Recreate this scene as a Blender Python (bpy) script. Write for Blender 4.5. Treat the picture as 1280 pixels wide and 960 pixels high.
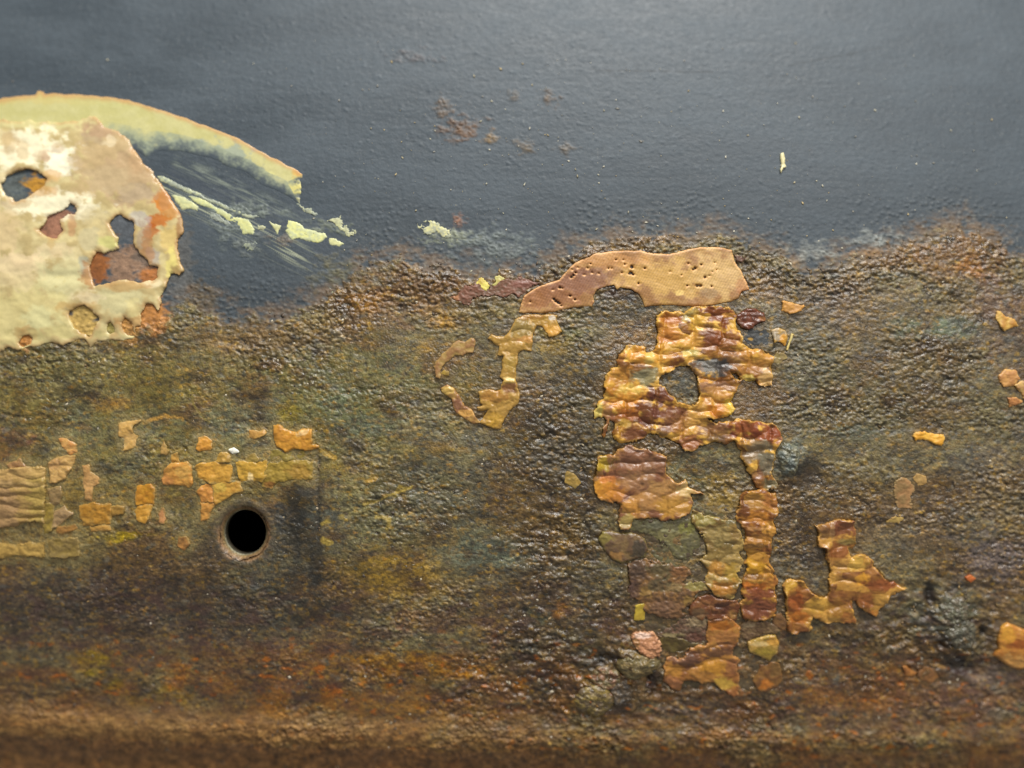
import bpy, math, random
import numpy as np

# ------------------------------------------------------------------ camera, world, lamps
for o in list(bpy.data.objects):
    bpy.data.objects.remove(o)
SC = bpy.context.scene
COL = SC.collection

U = 0.0002                       # metres per photo pixel at the middle of the panel
D = 0.2459                       # camera distance
HF = math.radians(55.0)          # horizontal field of view
FPX = 640.0 / math.tan(HF / 2)   # focal length in photo pixels

cam_d = bpy.data.cameras.new('camera')
cam = bpy.data.objects.new('camera', cam_d)
COL.objects.link(cam)
cam.location = (0, -D, 0)
cam.rotation_euler = (math.pi / 2, 0, 0)
cam_d.sensor_width = 36.0
cam_d.lens = 18.0 / math.tan(HF / 2)
cam_d.clip_start = 0.005
cam_d.clip_end = 20.0
cam_d.dof.use_dof = True
cam_d.dof.focus_distance = D + 0.0006
cam_d.dof.aperture_fstop = 1.9
SC.camera = cam

w = bpy.data.worlds.new('World')
SC.world = w
w.use_nodes = True
bg = w.node_tree.nodes['Background']
bg.inputs['Color'].default_value = (1.0, 0.985, 0.96, 1)
bg.inputs['Strength'].default_value = 0.26

def area(name, loc, target, sx, sy, power, color):
    d = bpy.data.lights.new(name, 'AREA')
    d.shape = 'RECTANGLE'
    d.size, d.size_y = sx, sy
    d.energy = power
    d.color = color
    o = bpy.data.objects.new(name, d)
    COL.objects.link(o)
    o.location = loc
    v = [target[i] - loc[i] for i in range(3)]
    from mathutils import Vector
    o.rotation_euler = Vector(v).to_track_quat('-Z', 'Y').to_euler()
    return o

area('ceiling_and_fill_lamp', (0.12, -0.50, 0.86), (0.02, 0, 0.03), 0.50, 0.24, 13.5, (1.0, 0.985, 0.95))
area('ceiling_and_fill_lamp', (0.50, -1.0, 0.55), (0.02, 0, -0.02), 0.5, 0.3, 6.0, (1.0, 0.98, 0.94))  # added fill lamp that brightens the lower right

SC.view_settings.view_transform = 'Standard'
SC.view_settings.look = 'None'
SC.view_settings.exposure = 0.0
SC.view_settings.gamma = 1.0
SC.cycles.max_bounces = 6

# ------------------------------------------------------------------ numeric helpers
rs = np.random.RandomState(7)
PERM = rs.permutation(1024)
ANG = rs.rand(1024) * 2 * np.pi
GX, GY = np.cos(ANG), np.sin(ANG)
RND1, RND2, RND3 = rs.rand(1024), rs.rand(1024), rs.rand(1024)

def _h(ix, iy, seed):
    return PERM[(PERM[(ix + seed * 37) & 1023] + iy + seed * 11) & 1023]

def perlin(x, y, seed=0):
    x = np.asarray(x, float); y = np.asarray(y, float)
    x0 = np.floor(x).astype(np.int64); y0 = np.floor(y).astype(np.int64)
    fx = x - x0; fy = y - y0
    u = fx * fx * fx * (fx * (fx * 6 - 15) + 10)
    v = fy * fy * fy * (fy * (fy * 6 - 15) + 10)
    a = _h(x0, y0, seed); b = _h(x0 + 1, y0, seed)
    c = _h(x0, y0 + 1, seed); d = _h(x0 + 1, y0 + 1, seed)
    na = GX[a] * fx + GY[a] * fy
    nb = GX[b] * (fx - 1) + GY[b] * fy
    nc = GX[c] * fx + GY[c] * (fy - 1)
    nd = GX[d] * (fx - 1) + GY[d] * (fy - 1)
    return 1.5 * ((na + (nb - na) * u) + ((nc + (nd - nc) * u) - (na + (nb - na) * u)) * v)

def fbm(x, y, octv=4, seed=0, gain=0.5):
    r = 0.0; a = 1.0; t = 0.0
    cx, sx = math.cos(0.6), math.sin(0.6)
    for i in range(octv):
        r = r + a * perlin(x, y, seed + i)
        t += a; a *= gain
        x, y = 2.03 * (cx * x - sx * y * 0.6), 2.03 * (sx * x * 0.6 + cx * y)
    return r / t

def worley(x, y, seed=0):
    x0 = np.floor(x).astype(np.int64); y0 = np.floor(y).astype(np.int64)
    best = np.full(x.shape, 9.0); ident = np.zeros(x.shape)
    for dx in (-1, 0, 1):
        for dy in (-1, 0, 1):
            h = _h(x0 + dx, y0 + dy, seed)
            dd = (x0 + dx + RND1[h] - x) ** 2 + (y0 + dy + RND2[h] - y) ** 2
            m = dd < best
            best = np.where(m, dd, best); ident = np.where(m, RND3[h], ident)
    return np.sqrt(best), ident

def sst(a, b, x):
    t = np.clip((x - a) / (b - a), 0, 1)
    return t * t * (3 - 2 * t)

def lin(c):
    c = np.asarray(c, float) / 255.0
    return np.where(c <= 0.04045, c / 12.92, ((c + 0.055) / 1.055) ** 2.4)

def mix(a, b, t):
    t = np.asarray(t)[..., None]
    return a + (b - a) * t

# ------------------------------------------------------------------ shape of the casing: y = surf(x, z)
RC = 0.40
def surf(x, z):
    zl = -0.0957 - 0.020 * x                        # line of the lower lip
    zz = np.clip(z, -0.3, 0.3)
    y = RC - np.sqrt(RC * RC - zz * zz) + 0.30 * x * x
    t = np.clip((zl - z) / 0.009, 0, 1)
    y = y + (0.0042 - 0.0026 * np.clip((x + 0.02) / 0.10, 0, 1)) * t * t * (3 - 2 * t)
    b = np.exp(-((z - zl - 0.0032) / 0.0034) ** 2)
    return y - 0.0009 * b

def to3d(px, py, h=0.0):
    """point of the casing that stands at photo position px, py; h = height above it in photo pixels"""
    px = np.asarray(px, float); py = np.asarray(py, float)
    y = np.zeros(np.broadcast(px, py).shape)
    for _ in range(14):
        x = (px - 640) / FPX * (D + y)
        z = (480 - py) / FPX * (D + y)
        y = surf(x, z)
    return np.stack([x, y - h * U, z], -1)

HX, HY, HRX, HRY = 304.5, 666.5, 30.0, 32.5       # mouth of the drilled hole

def hole_r(px, py):
    return np.sqrt(((px - HX) / HRX) ** 2 + ((py - HY) / HRY) ** 2)

BX = np.array([-400, 0, 195, 235, 255, 300, 350, 400, 422, 450, 500, 540, 600, 640, 700, 740, 800, 900, 940, 980, 1000, 1030, 1060, 1100, 1150, 1180, 1220, 1250, 1280, 1700], float)
BY = np.array([430, 430, 405, 375, 392, 402, 400, 385, 360, 337, 325, 335, 350, 345, 328, 306, 299, 300, 310, 324, 342, 338, 326, 316, 303, 288, 292, 312, 326, 330], float)

MOUNDS = [  # px, py, rx, ry, height
    (790, 828, 30, 24, 9), (742, 868, 40, 28, 8), (1190, 785, 34, 40, 6), (990, 580, 22, 26, 6),
    (1195, 312, 60, 26, 2.5), (525, 350, 60, 24, 2.5), (860, 610, 60, 45, -3), (1225, 830, 30, 20, -3), (1163, 745, 9, 16, -8), (1228, 786, 7, 10, -6), (1196, 834, 26, 11, -6), (1010, 592, 22, 20, -4), (812, 852, 16, 12, -5), (760, 822, 14, 9, -4),
    (705, 640, 60, 90, -2), (905, 866, 40, 14, 3), (30, 330, 60, 50, 0.5),
]

def base_h(px, py):
    h = 2.6 * perlin(px / 85, py / 70, 51) * sst(250, 420, py)
    for (a, b, rx, ry, k) in MOUNDS:
        h = h + k * np.exp(-(((px - a) / rx) ** 2 + ((py - b) / ry) ** 2) * 1.6)
    return h

def rust_mask(px, py):
    yb = np.interp(px, BX, BY)
    n = 13 * fbm(px / 30, py / 22, 3, 21) + 9 * perlin(px / 7, py / 5, 25)
    return py - yb + n

# ------------------------------------------------------------------ materials
def surface_material(name, spec=0.5, bump=0.25, scale=2600.0, coat=0.0, sss=0.0, rough_var=0.12, cg=0.20):
    m = bpy.data.materials.new(name)
    m.use_nodes = True
    nt = m.node_tree; N = nt.nodes; L = nt.links
    p = N['Principled BSDF']
    at = N.new('ShaderNodeAttribute'); at.attribute_name = 'tint'
    tc = N.new('ShaderNodeTexCoord')
    n1 = N.new('ShaderNodeTexNoise'); n1.inputs['Scale'].default_value = scale; n1.inputs['Detail'].default_value = 3
    n2 = N.new('ShaderNodeTexNoise'); n2.inputs['Scale'].default_value = scale * 0.33; n2.inputs['Detail'].default_value = 4
    L.new(tc.outputs['Object'], n1.inputs['Vector']); L.new(tc.outputs['Object'], n2.inputs['Vector'])
    # grain in the colour
    mr = N.new('ShaderNodeMapRange')
    mr.inputs['From Min'].default_value = 0.3; mr.inputs['From Max'].default_value = 0.7
    mr.inputs['To Min'].default_value = 1 - cg; mr.inputs['To Max'].default_value = 1 + cg
    L.new(n1.outputs['Fac'], mr.inputs['Value'])
    mx = N.new('ShaderNodeVectorMath'); mx.operation = 'SCALE'
    L.new(at.outputs['Color'], mx.inputs[0]); L.new(mr.outputs['Result'], mx.inputs['Scale'])
    L.new(mx.outputs['Vector'], p.inputs['Base Color'])
    # roughness: painted attribute plus patchiness
    ma = N.new('ShaderNodeMath'); ma.operation = 'MULTIPLY_ADD'
    L.new(n2.outputs['Fac'], ma.inputs[0]); ma.inputs[1].default_value = rough_var * 2
    sb = N.new('ShaderNodeMath'); sb.operation = 'SUBTRACT'
    L.new(at.outputs['Alpha'], sb.inputs[0]); sb.inputs[1].default_value = rough_var
    L.new(sb.outputs[0], ma.inputs[2])
    L.new(ma.outputs[0], p.inputs['Roughness'])
    bp = N.new('ShaderNodeBump'); bp.inputs['Strength'].default_value = bump; bp.inputs['Distance'].default_value = 0.0003
    ad = N.new('ShaderNodeMath'); ad.operation = 'ADD'
    ad.operation = 'MULTIPLY_ADD'
    L.new(n2.outputs['Fac'], ad.inputs[0]); ad.inputs[1].default_value = .35; L.new(n1.outputs['Fac'], ad.inputs[2])
    L.new(ad.outputs[0], bp.inputs['Height']); L.new(bp.outputs['Normal'], p.inputs['Normal'])
    p.inputs['Specular IOR Level'].default_value = spec
    if coat:
        p.inputs['Coat Weight'].default_value = coat; p.inputs['Coat Roughness'].default_value = 0.18
    if sss:
        p.inputs['Subsurface Weight'].default_value = sss
        p.inputs['Subsurface Radius'].default_value = (0.0008, 0.0006, 0.0003)
        p.inputs['Subsurface Scale'].default_value = 1.0
    return m

M_SLATE = surface_material('slate_paint', 0.40, 0.18, 2600, cg=.12)
M_RUST = surface_material('rust_crust', 0.65, 0.70, 2300, rough_var=0.20, cg=.32, coat=.14)
M_LIP = surface_material('rusty_lip', 0.45, 0.8, 2000, cg=.35)
M_RESIN = surface_material('amber_residue', 0.48, 0.05, 1500, coat=0.08, cg=.06, sss=.22)
M_DRY = surface_material('dry_residue', 0.40, 0.16, 2200, cg=.10)
M_CREAM = surface_material('cream_paint', 0.40, 0.06, 1500, coat=0.1, cg=.04)

def plain(name, col, rough):
    m = bpy.data.materials.new(name); m.use_nodes = True
    p = m.node_tree.nodes['Principled BSDF']
    nz = m.node_tree.nodes.new('ShaderNodeTexNoise'); nz.inputs['Scale'].default_value = 900
    cr = m.node_tree.nodes.new('ShaderNodeValToRGB')
    cr.color_ramp.elements[0].color = (col[0] * .6, col[1] * .6, col[2] * .6, 1)
    cr.color_ramp.elements[1].color = (col[0] * 1.4, col[1] * 1.4, col[2] * 1.4, 1)
    m.node_tree.links.new(nz.outputs['Fac'], cr.inputs['Fac'])
    m.node_tree.links.new(cr.outputs['Color'], p.inputs['Base Color'])
    p.inputs['Roughness'].default_value = rough
    return m
M_DARK = plain('hole_shade', (0.012, 0.010, 0.008), 0.9)  # near-black colour stands in for the shade inside the hole

# ------------------------------------------------------------------ mesh helpers
def mesh_obj(name, verts, faces, tint, mat, parent=None, smooth=True):
    """verts Nx3, faces MxK (all quads or all triangles), tint Nx4"""
    verts = np.asarray(verts, np.float32); faces = np.asarray(faces, np.int32)
    me = bpy.data.meshes.new(name)
    k = faces.shape[1]
    org = verts.mean(0) if parent is None else np.zeros(3, np.float32)
    me.vertices.add(len(verts)); me.vertices.foreach_set('co', (verts - org).astype(np.float32).ravel())
    me.loops.add(faces.size); me.loops.foreach_set('vertex_index', faces.ravel())
    me.polygons.add(len(faces))
    me.polygons.foreach_set('loop_start', np.arange(0, faces.size, k, dtype=np.int32))
    me.polygons.foreach_set('loop_total', np.full(len(faces), k, np.int32))
    me.polygons.foreach_set('use_smooth', np.full(len(faces), smooth, bool))
    me.update(calc_edges=True)
    a = me.color_attributes.new('tint', 'FLOAT_COLOR', 'POINT')
    a.data.foreach_set('color', np.asarray(tint, np.float32).ravel())
    me.materials.append(mat)
    o = bpy.data.objects.new(name, me); COL.objects.link(o)
    o.location = [float(v) for v in org]
    if parent is not None:
        o.parent = parent
    return o

def tag(o, label, cat, group=None, kind=None):
    o['label'] = label; o['category'] = cat
    if group: o['group'] = group
    if kind: o['kind'] = kind
    return o

# ------------------------------------------------------------------ colour and relief of the casing
RUST_BLOBS = [  # px, py, rx, ry, sRGB, strength
    (100, 480, 190, 60, (104, 98, 66), .75), (60, 560, 90, 40, (98, 90, 62), .6), (150, 560, 120, 60, (88, 92, 74), .65),
    (230, 470, 120, 50, (102, 92, 58), .6), (430, 480, 110, 70, (92, 92, 64), .75), (430, 520, 60, 40, (80, 94, 78), .5),
    (320, 420, 110, 26, (100, 76, 50), .7), (520, 365, 90, 40, (98, 72, 48), .85), (300, 560, 90, 50, (84, 90, 74), .6),
    (460, 640, 110, 80, (92, 90, 66), .7), (610, 695, 75, 32, (84, 92, 88), .8), (560, 600, 90, 70, (78, 76, 62), .7),
    (495, 725, 75, 40, (128, 104, 54), .75), (540, 770, 60, 18, (104, 72, 48), .6), (520, 832, 90, 22, (136, 98, 44), .8),
    (590, 835, 40, 14, (146, 98, 42), .6), (500, 885, 110, 22, (124, 88, 44), .7), (640, 700, 30, 14, (88, 98, 92), .5),
    (190, 765, 280, 52, (60, 48, 42), .72), (90, 745, 180, 40, (70, 58, 50), .6), (70, 625, 110, 62, (124, 106, 60), .6), (290, 590, 110, 34, (126, 110, 60), .6), (150, 560, 80, 30, (112, 102, 62), .5), (60, 800, 120, 40, (80, 68, 52), .6), (120, 828, 28, 18, (140, 122, 52), .85),
    (145, 855, 14, 8, (132, 114, 50), .7), (228, 848, 18, 24, (140, 90, 42), .8), (205, 872, 40, 12, (120, 98, 46), .7),
    (330, 770, 120, 40, (70, 62, 50), .75), (350, 730, 40, 60, (66, 66, 56), .6), (250, 800, 70, 30, (78, 66, 58), .5),
    (360, 840, 60, 40, (100, 68, 44), .6), (345, 888, 22, 14, (160, 108, 40), .7), (420, 862, 18, 10, (158, 92, 40), .6),
    (690, 570, 80, 110, (66, 56, 46), .75), (680, 760, 110, 70, (72, 62, 50), .75), (660, 840, 60, 40, (80, 72, 56), .5),
    (672, 768, 16, 14, (92, 96, 76), .6), (700, 665, 30, 30, (112, 88, 48), .5), (655, 640, 30, 50, (104, 84, 50), .4),
    (700, 760, 12, 10, (150, 100, 44), .6), (652, 853, 12, 10, (196, 128, 40), .9), (695, 832, 26, 16, (110, 74, 34), .7),
    (745, 870, 32, 26, (124, 106, 58), .7), (790, 825, 34, 20, (96, 86, 58), .8), (880, 880, 90, 26, (74, 66, 58), .7),
    (860, 620, 70, 60, (94, 96, 74), .75), (905, 615, 26, 34, (134, 108, 58), .7), (720, 480, 50, 70, (70, 64, 46), .6),
    (780, 385, 70, 26, (66, 60, 44), .8), (700, 410, 30, 20, (84, 84, 48), .7), (690, 430, 22, 16, (140, 112, 52), .5),
    (930, 420, 50, 40, (66, 62, 54), .7), (1000, 440, 40, 60, (86, 82, 66), .5), (1040, 380, 90, 40, (92, 78, 64), .7),
    (1195, 325, 70, 40, (108, 82, 56), .85), (1210, 335, 24, 14, (128, 88, 50), .6), (1150, 410, 120, 50, (100, 86, 60), .6),
    (1190, 410, 70, 16, (84, 96, 78), .75), (1140, 475, 80, 40, (96, 88, 64), .6), (1255, 400, 40, 70, (88, 66, 58), .6),
    (1060, 520, 90, 50, (92, 86, 62), .6), (1060, 540, 40, 12, (96, 104, 100), .45), (1050, 590, 90, 40, (96, 84, 56), .6),
    (1220, 580, 40, 26, (84, 86, 86), .7), (1240, 610, 60, 60, (88, 72, 52), .6), (1150, 660, 120, 60, (84, 72, 58), .6),
    (1000, 690, 40, 60, (74, 64, 52), .7), (985, 575, 24, 26, (92, 98, 92), .75), (1150, 730, 60, 40, (92, 84, 60), .5),
    (1160, 775, 26, 26, (92, 96, 98), .75), (1195, 775, 28, 40, (80, 82, 68), .75), (1240, 700, 50, 40, (92, 86, 88), .6),
    (1060, 830, 130, 50, (104, 80, 52), .75), (1100, 880, 190, 40, (100, 76, 58), .7), (1240, 860, 60, 40, (104, 84, 82), .6),
    (1150, 840, 40, 16, (128, 88, 46), .6), (1260, 880, 50, 30, (92, 92, 72), .5), (1080, 790, 60, 20, (92, 74, 40), .6),
    (30, 640, 80, 60, (110, 92, 62), .5), (15, 560, 40, 20, (100, 64, 48), .8), (130, 660, 60, 20, (104, 92, 58), .5),
    (160, 670, 34, 6, (156, 134, 50), .85), (200, 560, 60, 8, (146, 118, 54), .4), (370, 660, 60, 50, (82, 78, 70), .7),
    (395, 640, 26, 26, (68, 72, 74), .7), (255, 690, 40, 30, (86, 76, 62), .6), (330, 545, 70, 12, (96, 98, 76), .6),
    (440, 585, 40, 14, (130, 108, 52), .5), (360, 520, 14, 14, (140, 124, 56), .7), (140, 505, 26, 10, (140, 104, 58), .5),
    (853, 478, 30, 26, (62, 60, 52), .9), (800, 345, 130, 28, (58, 42, 30), .95), (690, 368, 40, 20, (58, 42, 30), .95), (600, 385, 50, 16, (112, 98, 60), .5), (560, 405, 30, 10, (150, 110, 48), .6), (455, 380, 30, 12, (128, 92, 46), .6),  # dark brown pair under the strip paints shade into its pinholes
    (540, 432, 26, 12, (140, 104, 50), .6), (590, 470, 30, 20, (108, 100, 62), .5), (550, 560, 26, 10, (128, 100, 52), .5),
]
UNDER_CREAM = [  # bare patches in the holes of the cream coat
    (20, 233, 17, 17, (86, 92, 90), .95), (47, 231, 14, 14, (178, 128, 40), .95), (70, 284, 24, 24, (148, 104, 80), .95),
    (153, 283, 20, 28, (82, 86, 90), .95), (160, 330, 36, 24, (142, 112, 88), .9), (124, 332, 12, 22, (140, 84, 38), .95), (190, 344, 14, 10, (172, 108, 52), .9),
    (180, 322, 14, 10, (110, 96, 84), .8), (205, 286, 14, 26, (180, 112, 30), .95), (190, 396, 20, 22, (178, 120, 58), .9),
    (104, 402, 26, 20, (190, 158, 86), .9), (160, 408, 14, 18, (182, 132, 66), .9), (140, 412, 10, 14, (150, 136, 70), .9), (32, 426, 12, 12, (178, 120, 56), .9),
    (225, 330, 16, 50, (92, 92, 90), .8),
]

def ell(px, py, b, rag=0.5, seed=0, sc=1.0):
    d = np.sqrt(((px - b[0]) / b[2]) ** 2 + ((py - b[1]) / b[3]) ** 2)
    return d

def plate_fields(px, py):
    shp = px.shape
    f = px; g = py
    m_raw = rust_mask(px, py)
    edge_w = 3.5 + 5 * np.clip(perlin(px / 60, py / 60, 77) + .3, 0, 1)
    m = sst(-edge_w, edge_w, m_raw)
    # ---- rust colour
    n1 = fbm(px / 120, py / 75, 3, 1); n2 = fbm(px / 38, py / 22, 4, 5); n3 = fbm(px / 11, py / 6.5, 3, 9); n4 = fbm(px / 16, py / 9, 4, 13)
    n5 = fbm(px / 4.9, py / 3.3, 2, 17)
    c = mix(lin((96, 76, 52)), lin((98, 90, 64)), sst(-.25, .25, n1))
    jit = 0.75 * n2 + 0.45 * n4
    for i, b in enumerate(RUST_BLOBS):
        x0, x1 = b[0] - 1.9 * b[2], b[0] + 1.9 * b[2]
        sel = (px > x0) & (px < x1) & (py > b[1] - 1.9 * b[3]) & (py < b[1] + 1.9 * b[3])
        if not sel.any(): continue
        d = np.sqrt(((px[sel] - b[0]) / b[2]) ** 2 + ((py[sel] - b[1]) / b[3]) ** 2)
        t = sst(1.25, .35, d + 1.3 * jit[sel] + .35 * n5[sel]) * b[5]
        bc = (b[4][0], b[4][1], min(b[4][2], b[4][0] * .96))
        c[sel] = mix(c[sel], lin(bc), t)
    c = mix(c, lin((50, 42, 36)), .72 * sst(.0, .5, n2 + .35 * n3 + .15 * n5))
    c = mix(c, lin((122, 100, 66)), .45 * sst(.12, .55, n4))
    c = mix(c, lin((46, 38, 34)), .60 * sst(.15, .6, -n3 - .2 * n5))
    c = mix(c, lin((104, 108, 104)), .40 * sst(.22, .6, fbm(px / 24, py / 13, 3, 33)))
    # ochre and orange specks and flecks of crust
    fl, idn = worley(px / 9.0 + .35 * n3, py / 6.0 + .35 * n5, 3)
    spk = sst(.42, .22, fl) * (idn > .90)
    c = mix(c, lin((150, 122, 66)), .55 * spk * sst(-.2, .4, n2 + .3))
    fl2, id2 = worley(px / 15.0 + .6 * n3, py / 8.0 + .6 * n5, 4)
    spk2 = sst(.40, .16, fl2) * (id2 > .93)
    c = mix(c, lin((150, 110, 54)), .5 * spk2 * sst(-.1, .3, n3))
    gr, gid = worley(px / 6.8 + .3 * n4, py / 4.9 + .3 * n3, 8)
    gr2, gid2 = worley(px / 3.9 + .3 * n5, py / 2.9 + .3 * n3, 9)
    c = c * 1.10 * (1 + .34 * n5 + .22 * n3 + .60 * (gid2 - .5) + .26 * (gid - .5))[..., None]
    c = mix(c, lin((150, 136, 106)), .34 * (gid2 > .84) * sst(.5, .15, gr2))
    c = mix(c, lin((36, 30, 26)), .55 * (gid2 < .10) * sst(.55, .2, gr2))
    c = c * (1 + .10 * np.clip((px - 640) / 640, -.3, 1) * sst(600, 900, py))[..., None]
    # regional tints: mossy yellow-olive left of the middle, orange-brown near the foot
    c = mix(c, lin((112, 100, 52)), .40 * sst(-.15, .35, fbm(px / 70, py / 34, 4, 37)) * np.exp(-((py - 540) / 130) ** 2) * sst(800, 500, px))
    c = mix(c, lin((122, 80, 42)), .50 * sst(-.15, .3, fbm(px / 60, py / 26, 4, 39)) * sst(770, 860, py))
    c = mix(c, lin((78, 56, 50)), .45 * sst(.0, .4, fbm(px / 50, py / 24, 4, 43)) * sst(700, 780, py))
    v1 = fbm(px / 7, py / 4.2, 3, 131); v2 = fbm(px / 13, py / 7, 3, 133)
    c = mix(c, lin((142, 112, 60)), .45 * sst(.16, .5, v1 + .5 * v2))
    c = mix(c, lin((44, 36, 32)), .60 * sst(.14, .5, -v1 + .4 * v2))
    c = mix(c, lin((96, 104, 92)), .35 * sst(.2, .5, v2) * sst(.1, -.2, v1))
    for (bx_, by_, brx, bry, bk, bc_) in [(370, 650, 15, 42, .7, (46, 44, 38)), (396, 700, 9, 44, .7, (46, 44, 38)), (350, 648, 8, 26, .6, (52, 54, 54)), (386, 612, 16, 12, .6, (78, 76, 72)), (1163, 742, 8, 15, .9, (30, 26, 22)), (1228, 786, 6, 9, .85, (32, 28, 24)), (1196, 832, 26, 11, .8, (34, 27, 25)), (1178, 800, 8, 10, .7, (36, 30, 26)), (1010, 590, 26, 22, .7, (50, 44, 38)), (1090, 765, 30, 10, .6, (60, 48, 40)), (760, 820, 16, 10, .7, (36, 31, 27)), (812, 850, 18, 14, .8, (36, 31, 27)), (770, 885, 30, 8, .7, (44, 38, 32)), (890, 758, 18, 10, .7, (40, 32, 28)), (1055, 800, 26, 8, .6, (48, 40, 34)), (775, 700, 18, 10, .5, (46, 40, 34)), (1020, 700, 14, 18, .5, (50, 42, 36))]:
        c = mix(c, lin(bc_), bk * sst(1.3, .5, np.sqrt(((px - bx_) / brx) ** 2 + ((py - by_) / bry) ** 2) + .9 * n4 + .3 * n5))  # dark stains by the hole; elsewhere shade painted into pits and crevices
    # run marks below the hole and beside it
    for (sx, y0, y1, wd, k) in [(300, 700, 800, 9, .35), (372, 590, 760, 12, .45), (386, 660, 740, 8, .45), (398, 680, 800, 10, .3), (258, 640, 760, 10, .25), (196, 640, 730, 12, .25), (345, 700, 780, 6, .25)]:
        c = c * (1 - k * np.exp(-((px - sx + 6 * n2) / wd) ** 2) * sst(y0, y0 + 20, py) * sst(y1, y1 - 50, py) * sst(-.5, .2, n4 + .2))[..., None]
    big = fbm(px / 58, py / 30, 4, 141); mid = fbm(px / 21, py / 12, 3, 143)
    c = c * np.clip(1 + .62 * big + .42 * mid, .35, 1.7)[..., None]
    for (bx_, by_, brx, bry, bk) in [(170, 760, 300, 46, .30), (700, 600, 90, 130, .22), (880, 800, 260, 80, .22), (1190, 800, 120, 70, .28), (720, 850, 110, 50, .22), (330, 700, 120, 60, .22), (1010, 640, 60, 70, .2), (1130, 470, 190, 130, .20)]:
        c = c * (1 - bk * sst(1.2, .4, np.sqrt(((px - bx_) / brx) ** 2 + ((py - by_) / bry) ** 2) + .8 * n2 + .4 * n4))[..., None]
    c = mix(c, lin((70, 48, 44)), .45 * sst(.05, .4, fbm(px / 30, py / 16, 3, 145)) * sst(690, 760, py))
    c = mix(c, lin((164, 96, 40)), .6 * sst(.28, .5, fbm(px / 17, py / 10, 3, 147)) * sst(760, 840, py))
    Lm = (c @ np.array([.3, .6, .1]))[..., None]
    c = np.clip(Lm + 1.24 * (c - Lm), .004, 1)
    # tan worn band on the lower lip, orange-brown rust below it
    P = to3d(px, py); zl = -0.0957 - 0.020 * P[..., 0]
    dl = (P[..., 2] - zl) / U
    lipm = sst(-6, 3, dl + 5 * n2) * sst(62, 22, dl + 14 * n2)
    c = mix(c, mix(lin((128, 92, 50)), lin((150, 112, 62)), sst(-.2, .3, n4)), .66 * lipm * sst(900, 300, px + 200 * n1) + .14 * lipm)
    c = mix(c, lin((134, 94, 52)) * (1 + .6 * n4 + .5 * n5)[..., None], (.35 + .45 * sst(800, 500, px)) * sst(6, -8, dl + 4 * n4))
    c = c * (1 + sst(60, 20, dl) * (.5 * n4 + .5 * n3 + .5 * n5))[..., None]
    # yellow cracks by the lower middle
    def crack(pts, wd, col, st):
        nonlocal c
        a = np.array(pts, float)
        sel = (px > a[:, 0].min() - 8) & (px < a[:, 0].max() + 8) & (py > a[:, 1].min() - 8) & (py < a[:, 1].max() + 8)
        if not sel.any(): return
        X = px[sel] + 3 * n4[sel]; Y = py[sel] + 3 * n3[sel]
        d = np.full(X.shape, 99.0)
        for (p, q) in zip(a[:-1], a[1:]):
            e = q - p; t = np.clip(((X - p[0]) * e[0] + (Y - p[1]) * e[1]) / (e @ e), 0, 1)
            d = np.minimum(d, np.hypot(X - p[0] - t * e[0], Y - p[1] - t * e[1]))
        c[sel] = mix(c[sel], lin(col), st * sst(wd + 1.2, wd - .6, d) * sst(-.35, .1, n2[sel] + n4[sel] * .5 + .15))
    Yl = (156, 132, 54)
    crack([(455, 632), (478, 622), (500, 614), (515, 609)], 1.6, Yl, .9)
    crack([(494, 620), (498, 608), (512, 610)], 1.4, Yl, .8)
    crack([(456, 604), (470, 596)], 2.2, (176, 136, 48), .9)
    crack([(403, 654), (428, 646)], 2.6, Yl, .8)
    crack([(470, 646), (488, 648), (484, 662)], 2.2, Yl, .8)
    crack([(405, 675), (412, 678)], 4, Yl, .8)
    crack([(400, 562), (418, 572)], 3, (190, 150, 56), .8)
    crack([(180, 528), (205, 520), (228, 524)], 2.2, (176, 132, 54), .9)
    crack([(240, 500), (250, 518), (262, 528)], 1.2, (140, 122, 62), .7)
    crack([(198, 560), (240, 566), (290, 545), (330, 542)], 1.3, (150, 126, 60), .6)
    crack([(350, 528), (364, 514), (368, 510)], 3, (158, 136, 52), .7)
    crack([(60, 672), (120, 672)], 1.5, (150, 128, 60), .5)
    rough = .42 + .22 * sst(-.3, .3, n1) - .10 * sst(.0, .5, n2) + .05 * lipm * 3
    # wet sheen on the dark crust right of the middle
    rough = rough - .10 * np.exp(-(((px - 690) / 150) ** 2 + ((py - 700) / 170) ** 2)) - .08 * np.exp(-(((px - 980) / 180) ** 2 + ((py - 870) / 60) ** 2))
    rough = rough - .06 - .17 * sst(.05, .35, fbm(px / 26, py / 18, 3, 99)) * (np.exp(-(((px - 830) / 330) ** 2 + ((py - 800) / 150) ** 2)) + .35)
    # ---- slate paint colour
    s1 = fbm(px / 160, py / 60, 3, 41); s2 = fbm(px / 9, py / 4.5, 3, 45); s3 = fbm(px / 40, py / 12, 3, 47)
    s = mix(lin((61, 70, 77)), lin((69, 78, 85)), sst(-.3, .3, s1))
    s = s * (1 + .10 * s3 + .14 * s2)[..., None]
    low = sst(-130, -10, m_raw)
    s = mix(s, lin((62, 68, 72)), .45 * low)
    # brown rust bloom and dust along the edge
    s = mix(s, lin((118, 112, 102)), .32 * sst(-26, -2, m_raw + 14 * n2) * sst(-.35, .2, s3 + n2))
    dust = sst(-34, -2, m_raw + 22 * n2) * sst(-.25, .35, n3 + .8 * n2 + .1)
    s = mix(s, lin((104, 84, 64)), .75 * dust)
    dust2 = sst(-60, -6, m_raw) * sst(.18, .5, n5 + .3 * n3)
    s = mix(s, lin((128, 126, 116)), .50 * dust2)
    scuff = sst(.28, .6, fbm(px / 34, py / 3.2, 3, 111)) * sst(-.2, .3, s1)
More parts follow.
